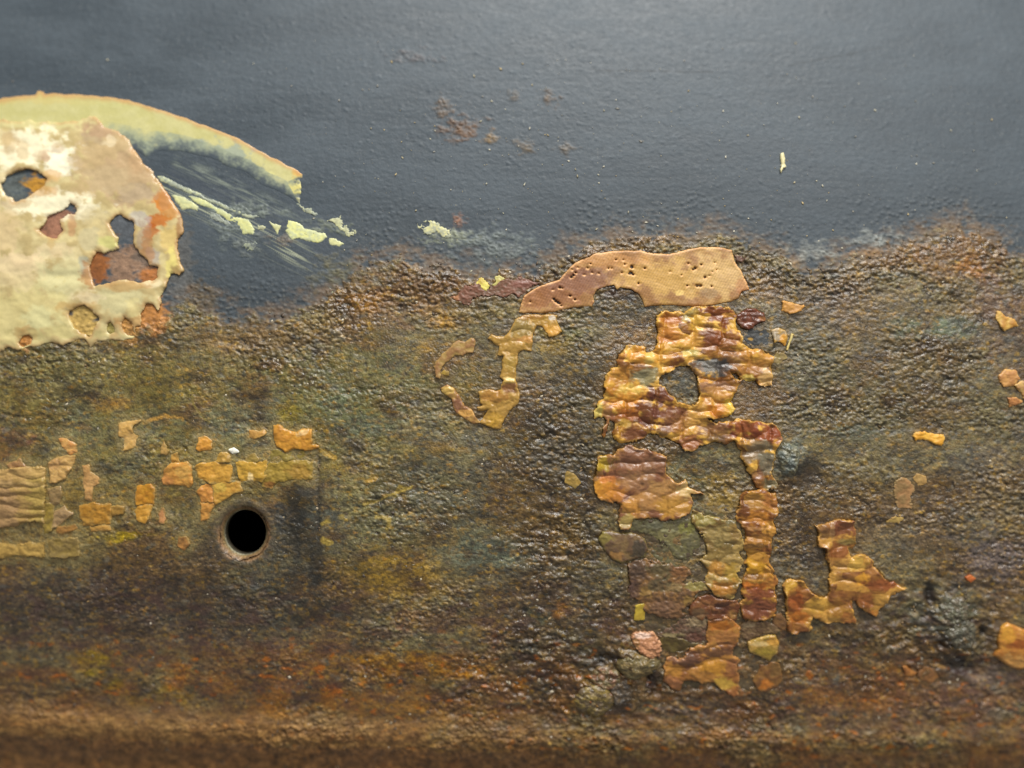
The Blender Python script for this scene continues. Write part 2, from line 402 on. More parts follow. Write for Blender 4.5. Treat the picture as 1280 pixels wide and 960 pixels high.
    s = s * (1 + .16 * scuff - .12 * sst(.3, .6, fbm(px / 28, py / 2.6, 3, 113)))[..., None]
    chalk = sst(.35, .62, fbm(px / 3.2, py / 2.6, 2, 115)) * sst(-.3, .4, fbm(px / 60, py / 40, 3, 117))
    s = mix(s, lin((122, 124, 120)), .38 * chalk)
    ua = (px - 200) * .918 + (py - 226) * .396; va = -(px - 200) * .396 + (py - 226) * .918 - .00022 * ua * ua
    env = sst(-8, 10, ua) * sst(285, 150, ua) * np.exp(-((va - 8) / 15) ** 2)
    s = mix(s, lin((172, 176, 148)), .95 * env * sst(.02, .5, fbm(ua / 55, va / 2.2, 3, 119)))
    s = mix(s, lin((58, 66, 76)), .7 * sst(-10, 15, ua) * sst(270, 200, ua) * np.exp(-((va + 16) / 9) ** 2))
    env2 = sst(0, 12, ua) * sst(210, 120, ua) * np.exp(-((va + 30) / 9) ** 2)
    s = mix(s, lin((140, 148, 132)), .55 * env2 * sst(-.2, .4, fbm(ua / 30, va / 3, 3, 121)))
    bloom = [(575, 160, 26, 16, (92, 72, 56)), (568, 154, 14, 11, (80, 60, 44)), (586, 165, 15, 8, (108, 82, 60)), (553, 134, 12, 14, (92, 78, 64)), (612, 172, 10, 7, (120, 98, 66)), (655, 184, 13, 9, (98, 84, 64)), (706, 186, 12, 8, (92, 84, 74)),
             (686, 124, 12, 10, (92, 78, 64)), (641, 121, 8, 7, (88, 78, 66)), (575, 276, 10, 8, (140, 100, 76)), (860, 303, 80, 10, (108, 92, 70)), (1190, 292, 56, 18, (104, 84, 62)),
             (1090, 318, 34, 12, (140, 108, 72)), (985, 335, 24, 18, (130, 106, 74)), (420, 340, 30, 22, (96, 92, 70)), (450, 385, 40, 20, (104, 84, 56)), (248, 372, 26, 24, (96, 82, 60)),
             (610, 300, 60, 14, (104, 112, 110)), (1100, 300, 40, 12, (126, 130, 126)), (520, 70, 30, 8, (82, 80, 82)), (1020, 315, 30, 14, (128, 130, 124)),
             (300, 262, 46, 10, (112, 120, 112)), (395, 285, 40, 8, (116, 122, 104)), (285, 285, 18, 22, (104, 112, 108)), (310, 305, 20, 14, (100, 106, 102)), (350, 300, 14, 10, (118, 106, 92)),
             (620, 312, 50, 20, (100, 106, 104)), (560, 296, 26, 10, (136, 140, 118))]
    bl = np.zeros(shp)
    for b in bloom:
        sel = (abs(px - b[0]) < 2 * b[2]) & (abs(py - b[1]) < 2 * b[3])
        if not sel.any(): continue
        d = ell(px[sel], py[sel], b)
        bt = sst(1.15, .2, d + 1.7 * n4[sel] + .9 * n5[sel]) * (.55 + .45 * sst(-.2, .2, n5[sel]))
        s[sel] = mix(s[sel], lin(b[4]) * (1 + .5 * n5[sel])[..., None], .95 * bt)
        bl[sel] = np.maximum(bl[sel], bt)
    # film of pale paint round the streaks
    # scratches
    def scratch(x0, y0, x1, y1, wd, k):
        nonlocal s
        t = np.clip(((px - x0) * (x1 - x0) + (py - y0) * (y1 - y0)) / ((x1 - x0) ** 2 + (y1 - y0) ** 2), 0, 1)
        d = np.hypot(px - x0 - t * (x1 - x0), py - y0 - t * (y1 - y0)) + 1.2 * perlin(px / 9, py / 9, 61)
        s = s * (1 - k * sst(wd + 1, wd * .3, d))[..., None]
    scratch(745, 88, 890, 90, .9, .35); scratch(985, 82, 1100, 60, 1.2, .25); scratch(1210, 271, 1275, 273, 1.0, .45)
    srough = .53 + .08 * s1 + .05 * s3 + .10 * low
    tint = np.empty(shp + (4,))
    tint[..., :3] = mix(s, c, m)
    tint[..., 3] = srough + (rough - srough) * m
    for b in UNDER_CREAM:
        sel = (abs(px - b[0]) < 2.2 * b[2]) & (abs(py - b[1]) < 2.2 * b[3])
        d = ell(px[sel], py[sel], b)
        tint[..., :3][sel] = mix(tint[..., :3][sel], lin(b[4]) * (1 + .7 * n4[sel] + .35 * n5[sel])[..., None], b[5] * sst(1.3, .7, d + 1.1 * n4[sel] + .5 * n3[sel]))
    # worn metal round the hole, lighter tan along its lower rim
    hr = hole_r(px, py)
    ring = sst(1.55, 1.02, hr + .35 * n4)
    tint[..., :3] = mix(tint[..., :3], mix(lin((112, 94, 74)), lin((64, 60, 54)), sst(-.3, .3, n3 + n4)), .60 * ring)
    lipc = sst(1.16, 1.0, hr + .12 * n4) * sst(-.2, .3, (py - HY) / 40 + .5 * n2 + .2)
    tint[..., :3] = mix(tint[..., :3], lin((170, 128, 84)), .8 * lipc)
    tint[..., 3] = tint[..., 3] - .10 * ring
    # etched corner right of the hole
    gl = np.exp(-((px - 398 + 1.5 * n3) / 2.2) ** 2) * sst(555, 570, py) * sst(690, 660, py)
    tint[..., :3] = mix(tint[..., :3], lin((46, 42, 36)), .65 * gl)
    # ---- relief (photo pixels)
    hr_ = 2.4 * fbm(px / 44, py / 26, 3, 71) + .8 * n4 + .75 * n3 + 1.2 * n5 + .9 * fbm(px / 3.0, py / 2.2, 2, 73)
    hr_ = hr_ + 1.5 * (gid2 - .5) * sst(.62, .40, gr2) + 1.1 * (gid - .5) * sst(.7, .45, gr)
    hr_ = hr_ + 1.0 * (1 - np.minimum(gr, 1)) * (gid > .5) + 1.1 * (1 - np.minimum(gr2, 1)) * (gid2 > .35)
    pit = sst(.12, .5, fbm(px / 20, py / 12, 3, 75))
    hr_ = hr_ - 2.2 * pit
    near_edge = np.exp(-((m_raw - 28) / 34) ** 2)
    calm = (.22 + .62 * sst(-.25, .4, fbm(px / 110, py / 60, 3, 95)) + .34 * near_edge) * np.interp(py, [700, 760, 900, 960], [1.0, 1.0, 1.3, 1.6]) * np.interp(px, [0, 250, 520, 700, 1300], [.55, .6, .8, 1.05, .95])
    hr_ = hr_ * calm + near_edge * sst(-.3, .3, fbm(px / 45, py / 30, 2, 151)) * (.9 * (1 - np.minimum(gr, 1)) * (gid > .4) + 1.2 * n3)
    hs = .34 * s2 + .22 * fbm(px / 4.2, py / 2.4, 2, 81) + .5 * s3 * .6
    wart, wid = worley(px / 7.0, py / 6.0, 19)
    wd = sst(-90, -8, m_raw + 30 * perlin(px / 50, py / 40, 83)) * (wid > .45)
    hs = hs + 1.3 * sst(.55, .05, wart) * wd
    ww, wi2 = worley(px / 11.0, py / 9.0, 29)
    hs = hs + .45 * sst(.3, .05, ww) * (wi2 > .86)
    hs = hs * .8 + bl * (.5 + 1.2 * n5 + .9 * (1 - np.minimum(gr2, 1)))
    h = hs * (1 - m) + (hr_ + 1.2) * m
    for (a, b_, rx, ry, k) in [(790, 828, 34, 26, 6), (742, 868, 44, 30, 5), (1190, 785, 34, 40, 7), (985, 580, 24, 28, 5), (905, 615, 30, 36, 3)]:
        e = np.exp(-(((px - a) / rx) ** 2 + ((py - b_) / ry) ** 2) * 1.4)
        h = h + e * k * (fbm(px / 13, py / 11, 3, 91) + .5 * (1 - np.minimum(gr, 1)))
    lump = np.exp(-(((px - 800) / 190) ** 2 + ((py - 850) / 60) ** 2)) + np.exp(-(((px - 1180) / 90) ** 2 + ((py - 790) / 70) ** 2)) + .5 * np.exp(-(((px - 690) / 70) ** 2 + ((py - 690) / 130) ** 2))
    h = h + np.clip(lump, 0, 1) * m * (8.0 * fbm(px / 19, py / 13, 3, 97) + 2.0 * fbm(px / 8, py / 6, 2, 98))
    h = h - 1.8 * gl - .8 * np.exp(-((py - 690) / 2.5) ** 2) * sst(330, 345, px) * sst(402, 396, px) * .4
    flat = sst(1.7, 1.15, hr)
    h = h * (1 - .65 * flat) - 2.2 * sst(1.12, .98, hr) + 1.0 * np.exp(-((hr - 1.22) / .09) ** 2)
    return h + base_h(px, py), tint, m_raw, dl + 5 * n2

FLAKES = []
def flake(*a, **k):
    FLAKES.append((a, k))

# ------------------------------------------------------------------ flakes: curved sheets with a traced, torn outline
def Z(ox, oy, s, pts):
    return [(ox + x / s, oy + y / s) for (x, y) in pts]

def sdf(poly, X, Y):
    a = np.asarray(poly, float); b = np.roll(a, -1, 0)
    d = np.full(X.shape, 1e9); ins = np.zeros(X.shape, bool)
    for p, q in zip(a, b):
        e = q - p
        t = np.clip(((X - p[0]) * e[0] + (Y - p[1]) * e[1]) / max(e @ e, 1e-9), 0, 1)
        d = np.minimum(d, (X - p[0] - t * e[0]) ** 2 + (Y - p[1] - t * e[1]) ** 2)
        cond = (p[1] > Y) != (q[1] > Y)
        if q[1] != p[1]:
            xi = p[0] + (Y - p[1]) / (q[1] - p[1]) * e[0]
            ins ^= cond & (X < xi)
    d = np.sqrt(d)
    return np.where(ins, -d, d)

AMBER, GOLD, PALE, RED, DARK = (176, 112, 36), (200, 144, 50), (216, 180, 92), (110, 58, 30), (74, 42, 28)
TAN, OLIVE, MAUVE, BUFF = (184, 130, 74), (140, 116, 56), (128, 92, 66), (196, 158, 86)
COUNT = [0]

def build_flake(name, label, cat, poly, c1, c2, thick=2.5, step=1.0, rag=1.2, ripple=0.0, pitch=22.0, puff=0.0, rough=.34, patches=(), holes=(), pits=(),
          edge=None, edge_w=3.0, curl=1.0, mat=None, group=None, relief=.8, dry=0.0, mottle=9.0, ew=3.5, fine=0.0, grain=.12, phase=0.0, ptc=None, edge_up=False, fade=None, lift=1.4, hatch=0.0, sink=0.0, cells=None, hf=.7, fade2=None, seams=1.0, grow=0.0):
    COUNT[0] += 1; sd = 100 + COUNT[0] * 3
    a = np.asarray(poly, float)
    if mat is None and hf == .7: hf = .4
    k_small = group == G_AMB and np.ptp(a) < 70
    x0, y0 = a.min(0) - 5 - grow; x1, y1 = a.max(0) + 5 + grow
    X, Y = np.meshgrid(np.arange(x0, x1 + step, step), np.arange(y0, y1 + step, step))
    if k_small and name != 'wood_splinter':
        rag = rag * 1.3; grow = max(grow, 1.0)
    wx = lambda q: 1.0 * fbm(X / 7, Y / 7, 3, sd + q) + 1.5 * perlin(X / 15, Y / 15, sd + q + 5) * min(1.0, np.ptp(a) / 60) + hf * perlin(X / 2.6, Y / 2.6, sd + q + 9)
    Xw = X + rag * wx(0); Yw = Y + rag * wx(50)
    d = sdf(poly, Xw, Yw) - grow
    for hpoly in holes:
        d = np.maximum(d, -sdf(hpoly, Xw, Yw))
    for (cx, cy, r) in pits:
        d = np.maximum(d, r - np.hypot((Xw - cx), (Yw - cy) * 1.15))
    ins = d < 0
    keep = ins[:-1, :-1] | ins[1:, :-1] | ins[:-1, 1:] | ins[1:, 1:]
    gy_, gx_ = np.gradient(d, step)
    gl = np.maximum(np.hypot(gx_, gy_), .3)
    mv = np.clip(d, 0, step * 1.3)
    Xs = np.where(ins, X, X - mv * gx_ / gl); Ys = np.where(ins, Y, Y - mv * gy_ / gl)
    dd = np.maximum(-d, 0)
    e = np.clip(dd / ew, 0, 1); e = np.sqrt(e * (2 - e))
    n1 = fbm(X / mottle, Y / (mottle * .85), 3, sd + 7); n2 = fbm(X / 24, Y / 18, 3, sd + 13); n3 = fbm(X / 4, Y / 3, 2, sd + 19); n4 = fbm(X / 10, Y / 8, 3, sd + 61)
    h = lift + thick * (.30 + .70 * e) + relief * 1.2 * n1 * e + relief * n2
    pid = None
    if ripple:
        wxn, wyn = 7 * n2 + 1.0 * n1, 6 * fbm(X / 34, Y / 34, 1, sd + 71) + .6 * n1
        ph = 2 * np.pi * (Y + wyn * 1.6) / pitch + phase
        cu = (X + 5 * n2 + .12 * Y) / (pitch * 1.75) + phase
        ci = np.floor(cu).astype(int); cf = cu - ci
        o0 = RND1[(ci * 7 + sd) & 1023]; o1 = RND1[((ci + 1) * 7 + sd) & 1023]
        ph = ph + 3.4 * seams * (o0 + (o1 - o0) * sst(.82, 1.0, cf))
        seam = seams * np.exp(-((cf - .91) / .07) ** 2)
        rp = np.abs(np.sin(ph * .5)) ** .8
        wd_, pid = worley((X + wxn) / (pitch * 1.35), (Y + wyn) / (pitch * .9), sd)
        pil = 1 - np.clip(wd_, 0, 1) ** 1.6
        amp = np.clip(.85 + .8 * fbm(X / 40, Y / 30, 2, sd + 77), .3, 1.4)
        h = h + ripple * amp * (.75 * (rp - .4) + .75 * (pil - .45)) * (.35 + .65 * e) * (1 - .55 * seam) - .22 * ripple * seam * e
        cr = fbm(X / 13, Y / 7, 2, sd + 31)
        h = h + .16 * ripple * (np.abs(cr) * 2 - .3) * e
    if puff:
        h = h + puff * np.clip(dd / 14, 0, 1) ** .6
    h = h + curl * 2.2 * np.clip(perlin(X / 16, Y / 16, sd + 23) + .1, 0, 1) * np.exp(-dd / 5.5)
    h = h + fine * n3
    if sink:
        h = h - sink * np.exp(-dd / 1.4)
    if fade:
        h = h - 1.6 * np.exp(-dd / 3.0) * sst(-.1, .4, gy_)
    base = base_h(Xs, Ys)
    # colour
    c = mix(lin(c1), lin(c2), sst(-.32, .32, n1 + .5 * n2))
    if pid is not None and cells:
        cm = np.clip(.8 + n1, .3, 1)
        c = mix(c, lin(cells[0]), .85 * sst(.44, .32, pid + .16 * n4) * cm)
        c = mix(c, lin(cells[1]), .7 * sst(.60, .72, pid + .14 * n4) * cm)
        c = c * (1 - .28 * sst(.45, .95, wd_))[..., None]  # creases between the pillows painted darker as shade
    for (x, y, rx, ry, col, st) in patches:
        q = np.sqrt(((X - x) / rx) ** 2 + ((Y - y) / ry) ** 2) + .7 * n1 + .3 * n2 + .2 * n3 + .55 * n4
        c = mix(c, lin(col), st * sst(1.25, .70, q))
    if edge is not None:
        ek = .75 * sst(edge_w, 0, dd + 2.0 * n1) * sst(-.45, .25, n2 + .5 * perlin(X / 13, Y / 13, sd + 41))
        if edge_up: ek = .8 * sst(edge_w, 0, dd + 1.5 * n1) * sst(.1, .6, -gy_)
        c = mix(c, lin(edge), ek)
    if fade2:
        fk = sst(fade2[1], fade2[1] * .3, dd + fade2[1] * (.3 * n1 + .15 * n2 + .35 * n4)) * sst(-.15, .45, gy_)
        c = mix(c, lin(fade2[0]), .9 * fk)
    if fade:
        fk = sst(fade[1], 0, dd + fade[1] * (.55 * n1 + .25 * n3)) * sst(-.15, .45, gy_)
        c = mix(c, lin(fade[0]), fk)
    c = c * (1 + grain * n3)[..., None]
    if hatch:
        c = c * (1 + hatch * (np.sin((X * .9 + Y * .55) * 1.9 + 2 * n1) * .6 + np.sin((X * .25 - Y) * 1.7 + n2 * 4) * .4))[..., None]
    r_ = np.clip(rough + .10 * n2 + dry * n1, .12, .9)
    if ptc:
        for (x, y, rx, ry, kk) in ptc:
            h = h + kk * np.exp(-(((X - x) / rx) ** 2 + ((Y - y) / ry) ** 2) * 1.5)
    ny_, nx_ = X.shape
    idx_ = np.arange(ny_ * nx_).reshape(ny_, nx_)
    q = np.stack([idx_[:-1, :-1], idx_[1:, :-1], idx_[1:, 1:], idx_[:-1, 1:]], -1)[keep]
    if len(q) == 0:
        print('EMPTY FLAKE', name, label); return None
    # rim of the sheet
    ed = np.concatenate([q[:, [0, 1]], q[:, [1, 2]], q[:, [2, 3]], q[:, [3, 0]]])
    key = np.sort(ed, 1); key = key[:, 0] * (ny_ * nx_) + key[:, 1]
    uq, inv, cnt = np.unique(key, return_inverse=True, return_counts=True)
    be = ed[cnt[inv.ravel()] == 1]
    top = to3d(Xs, Ys, base + h).reshape(-1, 3)
    bot = to3d(Xs, Ys, base - 3.0).reshape(-1, 3)
    tint = np.concatenate([c, r_[..., None]], -1).reshape(-1, 4)
    used = np.unique(q); remap = np.full(ny_ * nx_, -1, np.int64); remap[used] = np.arange(len(used))
    bu = np.unique(be); remb = np.full(ny_ * nx_, -1, np.int64)
    # the rim has its own top row so that the edge stays crisp
    remt = remb.copy(); remt[bu] = len(used) + np.arange(len(bu)); remb[bu] = len(used) + len(bu) + np.arange(len(bu))
    sk = np.stack([remt[be[:, 1]], remt[be[:, 0]], remb[be[:, 0]], remb[be[:, 1]]], -1)
    Vv = np.concatenate([top[used], top[bu], bot[bu]])
    Tt = np.concatenate([tint[used], tint[bu], tint[bu]])
    Ff = np.concatenate([remap[q], sk])
    o = mesh_obj(name, Vv, Ff, Tt, mat or M_RESIN)
    tag(o, label, cat, group)
    return o

G_AMB = 'amber residue flakes'; G_SQ = 'square ochre residue chips'; G_STK = 'pale yellow paint streaks'; G_TAN = 'small tan flakes at the right'

# ---- cream paint on the left
crescent = Z(0, 100, 5.333, [(-260, 190), (-120, 150), (0, 128), (120, 110), (238, 100), (255, 76), (285, 80), (300, 95), (400, 94), (520, 100), (700, 112), (860, 135), (960, 165), (1080, 205), (1180, 237)]) + \
    Z(170, 160, 4.267, [(420, 5), (480, 32), (570, 72), (660, 122), (740, 165), (800, 195), (860, 228), (888, 248), (880, 300), (882, 350), (872, 410), (840, 395), (780, 352), (700, 322), (640, 282), (580, 242), (500, 216), (430, 178), (330, 150), (220, 125), (120, 130), (60, 160), (-20, 120), (-120, 100)]) + [(70, 200), (-40, 200)]
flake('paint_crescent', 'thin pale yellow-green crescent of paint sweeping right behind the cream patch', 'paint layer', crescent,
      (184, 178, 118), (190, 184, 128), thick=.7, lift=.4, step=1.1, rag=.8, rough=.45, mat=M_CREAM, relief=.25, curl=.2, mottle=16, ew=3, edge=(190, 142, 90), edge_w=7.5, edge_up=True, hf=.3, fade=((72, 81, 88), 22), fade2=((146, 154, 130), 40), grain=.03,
      patches=[(255, 196, 60, 17, (150, 160, 144), .85), (215, 187, 40, 12, (146, 156, 146), .85), (300, 215, 36, 12, (120, 130, 128), .8), (330, 228, 24, 9, (96, 106, 110), .85), (235, 200, 50, 9, (92, 102, 106), .9), (200, 192, 22, 9, (110, 118, 118), .8),
               (332, 222, 14, 9, (214, 208, 140), .9), (368, 240, 12, 14, (206, 196, 116), .8), (372, 215, 8, 7, (214, 168, 84), .7), (60, 125, 120, 6, (196, 178, 110), .5), (150, 128, 60, 6, (188, 184, 124), .5), (290, 205, 10, 6, (204, 200, 140), .8)])

cream = Z(0, 100, 5.333, [(-260, 270), (0, 270), (230, 280), (400, 288), (540, 268), (600, 252), (640, 252), (668, 272), (720, 312), (800, 350), (880, 430), (930, 520), (960, 560), (1020, 610), (1060, 690), (1110, 740), (1140, 800), (1200, 880), (1228, 950)]) + \
    Z(0, 260, 5.333, [(1232, 140), (1192, 200), (1190, 300), (1200, 350), (1222, 425), (1195, 445), (1165, 425), (1135, 432), (1110, 520), (1082, 590), (1086, 640), (1065, 682), (1015, 650), (975, 650), (946, 700), (945, 782), (912, 790), (905, 850), (880, 880), (800, 885), (720, 880), (650, 890), (612, 922), (572, 872), (520, 882), (490, 900), (430, 912), (330, 902), (220, 932), (140, 940), (60, 932), (0, 952), (-260, 960)])
ch = [Z(0, 260, 5.333, [(600, 380), (640, 290), (700, 300), (770, 285), (800, 270), (790, 200), (740, 150), (735, 95), (800, 42), (880, 90), (905, 150), (890, 240), (905, 285), (965, 320), (995, 380), (1055, 395), (1055, 465), (950, 500), (850, 485), (730, 500), (640, 530), (612, 490)]),
      Z(0, 260, 5.333, [(255, 150), (330, 60), (430, 0), (470, -32), (508, -20), (504, 50), (450, 45), (405, 85), (420, 160), (390, 195), (340, 200), (310, 185)]),
      Z(0, 100, 5.333, [(20, 690), (60, 632), (140, 600), (205, 608), (280, 620), (325, 660), (292, 700), (240, 745), (190, 800), (100, 812), (40, 770)]),
      Z(0, 260, 5.333, [(720, 780), (745, 755), (775, 790), (780, 840), (745, 850), (720, 825)]),
      Z(0, 260, 5.333, [(812, 765), (840, 738), (880, 760), (902, 800), (905, 850), (850, 850), (820, 820)]),
      Z(0, 260, 5.333, [(460, 690), (515, 672), (570, 650), (615, 680), (655, 740), (645, 800), (600, 850), (540, 840), (500, 800), (470, 740)]),
      Z(0, 260, 5.333, [(130, 890), (150, 858), (185, 848), (212, 875), (205, 915), (160, 930)])]
flake('cream_paint_patch', 'thick cream and buff peeling paint patch with rusty holes and a scalloped lower edge', 'paint layer', cream,
      (210, 194, 142), (184, 164, 114), thick=3.2, lift=.6, step=1.1, rag=1.8, hf=.25, rough=.36, mat=M_CREAM, relief=1.0, curl=.7, mottle=22, ew=9.0, holes=ch, edge=(180, 142, 92), edge_w=6.5, grain=.03,
      patches=[(50, 156, 100, 7, (202, 192, 136), .85), (140, 195, 46, 48, (184, 158, 116), .85), (165, 225, 44, 34, (180, 152, 116), .8), (105, 240, 20, 14, (196, 168, 124), .6), (20, 232, 26, 22, (226, 208, 166), .6), (75, 315, 30, 10, (224, 202, 160), .6), (140, 345, 30, 12, (190, 172, 130), .6), (28, 185, 60, 24, (240, 232, 198), .9), (72, 200, 24, 16, (246, 240, 212), .9), (60, 255, 60, 18, (242, 234, 200), .85), (100, 265, 16, 14, (236, 226, 192), .7),
               (30, 190, 8, 12, (190, 160, 112), .5), (55, 196, 10, 10, (196, 166, 126), .6), (58, 198, 6, 8, (184, 150, 118), .6), (8, 172, 10, 14, (196, 172, 112), .6), (14, 180, 10, 14, (190, 160, 112), .6), (96, 201, 10, 9, (184, 160, 126), .6), (118, 172, 14, 8, (172, 152, 120), .6), (74, 185, 8, 6, (190, 160, 124), .5),
               (130, 164, 20, 10, (176, 144, 112), .7), (140, 178, 8, 8, (222, 204, 166), .7), (172, 198, 8, 22, (206, 164, 118), .6), (8, 290, 22, 30, (208, 184, 138), .8), (25, 330, 40, 14, (228, 204, 162), .7), (60, 345, 40, 8, (196, 178, 134), .5),
               (75, 350, 30, 20, (208, 204, 150), .7), (90, 345, 40, 30, (204, 194, 146), .6), (30, 395, 60, 40, (206, 192, 132), .7), (50, 400, 22, 16, (212, 206, 152), .7), (150, 372, 40, 18, (194, 186, 140), .7), (120, 275, 20, 14, (186, 170, 128), .6), (120, 300, 26, 22, (214, 194, 138), .7),
               (205, 252, 12, 12, (194, 116, 34), .9), (200, 275, 14, 10, (184, 100, 28), .85), (212, 262, 14, 14, (188, 120, 46), .7), (190, 290, 10, 10, (172, 90, 30), .8), (215, 300, 12, 18, (206, 178, 108), .8), (218, 335, 10, 24, (222, 206, 120), .8),
               (174, 275, 14, 10, (178, 172, 164), .7), (180, 300, 10, 18, (162, 140, 118), .7), (108, 332, 7, 14, (170, 170, 150), .7), (140, 302, 14, 8, (200, 198, 120), .7), (192, 322, 8, 14, (166, 156, 150), .7), (60, 222, 14, 8, (208, 166, 110), .7), (192, 355, 16, 6, (238, 222, 180), .7), (110, 372, 18, 10, (224, 204, 164), .6), (170, 395, 10, 20, (212, 196, 136), .6), (66, 300, 5, 12, (200, 170, 110), .6), (115, 345, 12, 16, (168, 110, 56), .7), (160, 358, 34, 6, (184, 138, 76), .6), (186, 310, 8, 20, (170, 112, 58), .6), (100, 385, 26, 8, (184, 146, 84), .6), (165, 402, 20, 8, (176, 124, 66), .6), (36, 415, 14, 8, (176, 128, 70), .6), (55, 240, 18, 8, (188, 138, 76), .6), (20, 255, 22, 6, (186, 160, 116), .6), (228, 300, 7, 34, (150, 108, 66), .8), (224, 345, 9, 14, (140, 110, 72), .7), (208, 240, 8, 22, (180, 130, 80), .7), (170, 240, 26, 12, (178, 158, 128), .7), (140, 225, 30, 18, (190, 168, 128), .7), (176, 205, 16, 22, (178, 150, 112), .6), (20, 345, 30, 16, (216, 196, 150), .6), (90, 415, 60, 8, (180, 168, 112), .6), (110, 300, 12, 16, (186, 176, 140), .6), (92, 282, 6, 14, (180, 128, 88), .6)],
      ptc=[(28, 210, 20, 14, 1.5), (95, 215, 16, 22, 1.4), (150, 260, 26, 18, -1.2), (40, 280, 24, 12, 1.2), (100, 300, 14, 24, -1.0), (60, 390, 30, 14, 1.4), (150, 385, 20, 10, 1.2), (60, 300, 60, 18, 1.4), (70, 345, 45, 8, -1.2), (60, 330, 30, 10, .8), (120, 200, 60, 40, .8), (200, 300, 20, 60, 1.2), (150, 355, 60, 8, 1.0)])

def streak(poly, label, c1=(206, 204, 146), c2=(188, 190, 142), rag=1.0, rough=.5, grp=G_STK, thick=.3):
    return flake('paint_streak', label, 'paint streak', poly, c1, c2, thick=thick, grow=.6, lift=.7, sink=1.1, step=.7, rag=rag, rough=rough, mat=M_CREAM, relief=.25, curl=.1, mottle=5, ew=1.5, edge=(116, 124, 118), edge_w=2.6, group=grp, grain=.10)
z3 = lambda p: Z(170, 160, 4.267, p)
streak(z3([(110, 250), (160, 265), (250, 310), (400, 380), (520, 430), (660, 475), (620, 487), (500, 442), (350, 375), (200, 312), (130, 285)]), 'long thin pale streak running down right from the cream patch, uppermost of the streaks', (176, 180, 144), (140, 146, 132))
streak(z3([(190, 360), (260, 368), (300, 395), (332, 420), (325, 440), (290, 432), (250, 440), (225, 410)]), 'short blotchy yellow streak touching the right edge of the cream patch')
streak(z3([(280, 360), (340, 370), (420, 420), (520, 468), (600, 492), (632, 540), (630, 575), (570, 562), (540, 512), (480, 482), (400, 435), (310, 392)]), 'long yellow streak ending in a broad square tip, below the thin pale streak', (204, 204, 138), (190, 194, 144))
streak(z3([(370, 445), (440, 465), (512, 505), (480, 518), (400, 480)]), 'faint grey-white smear under the long yellow streak with the square tip', (150, 156, 140), (130, 136, 128), 3)
streak(z3([(715, 500), (775, 525), (752, 566), (740, 545)]), 'tiny yellow wedge of paint between the two larger yellow streaks')
streak(z3([(808, 490), (850, 498), (900, 530), (960, 553), (1012, 560), (1022, 580), (980, 612), (900, 598), (870, 588), (830, 600), (800, 550)]), 'bright yellow paint blot with a torn lower edge, below the tip of the crescent', (212, 212, 142), (190, 194, 150))
streak(z3([(1030, 588), (1060, 590), (1112, 622), (1090, 632), (1040, 622)]), 'small yellow paint dab just right of the bright torn blot')
streak(z3([(1028, 498), (1082, 478), (1112, 520), (1182, 572), (1150, 575), (1080, 530)]), 'crumbly pale paint crumbs, the farthest right of the group by the crescent', (190, 190, 146), (160, 160, 130), 3.5)
streak(z3([(862, 408), (900, 425), (968, 452), (962, 470), (890, 442)]), 'thin pale scratch trailing from the tip of the crescent', (170, 172, 140), (140, 146, 130), 2.5)
streak(z3([(650, 515), (690, 528), (682, 542), (650, 536)]), 'pale dot of paint right of the square streak tip', (180, 180, 140), (160, 160, 130), 1.5)
streak([(523, 283), (536, 278), (549, 281), (563, 291), (556, 297), (540, 291), (530, 290)], 'lone yellow-white paint smear on the slate between crescent and brown strip', (200, 196, 142), (160, 162, 138), 3.5)
streak(z3([(575, 605), (640, 610), (625, 640), (600, 655), (570, 625)]), 'grey-white paint speckle below the square streak tip', (150, 156, 130), (126, 132, 120), 4, grp='pale paint scuffs')
streak([(410, 362), (420, 366), (428, 374), (418, 376)], 'small pale yellow chip on the grey paint above the rust edge', (170, 172, 130), (150, 154, 120), 2, grp='pale paint scuffs')

# ---- brown perforated strip
zs = lambda p: Z(640, 290, 4.0, p)
strip = zs([(35, 402), (40, 370), (60, 320), (110, 285), (180, 255), (235, 240), (265, 205), (310, 160), (360, 130), (420, 108), (500, 97), (580, 95), (640, 95), (700, 107), (770, 113), (820, 105), (880, 88), (940, 76), (1000, 75), (1060, 80), (1098, 92), (1110, 150), (1140, 190), (1170, 250), (1183, 290), (1150, 300), (1130, 330), (1090, 350), (1000, 365), (900, 372), (800, 365), (700, 368), (665, 375), (650, 345), (630, 310), (590, 290), (540, 278), (525, 290), (510, 265), (470, 275), (420, 290), (405, 320), (412, 350), (400, 375), (350, 375), (290, 380), (220, 398), (150, 406), (80, 406)])
pits = [(640 + x / 4, 290 + y / 4, max(r / 4.0, .75)) for (x, y, r) in [(597, 176, 9), (593, 205, 10), (604, 212, 7), (585, 210, 6), (663, 183, 5), (632, 258, 5), (563, 163, 5), (520, 138, 5), (556, 142, 3), (550, 205, 4), (480, 183, 3.5), (495, 183, 3), (392, 160, 4), (378, 183, 4), (432, 210, 3), (400, 205, 3), (360, 215, 3), (880, 160, 4.5), (945, 165, 6), (912, 184, 7), (904, 190, 6), (963, 226, 7), (926, 268, 8), (940, 268, 8), (875, 270, 5), (997, 273, 4.5), (998, 200, 3), (1015, 155, 3), (1020, 190, 3), (985, 220, 3), (845, 218, 3), (790, 200, 3), (292, 320, 6), (315, 338, 6), (240, 280, 7), (250, 283, 4), (296, 226, 7), (306, 218, 6), (318, 205, 5), (210, 335, 7), (220, 345, 8), (230, 352, 8), (238, 356, 6), (245, 368, 4), (205, 290, 3), (90, 350, 3), (300, 190, 3), (330, 180, 3)]]
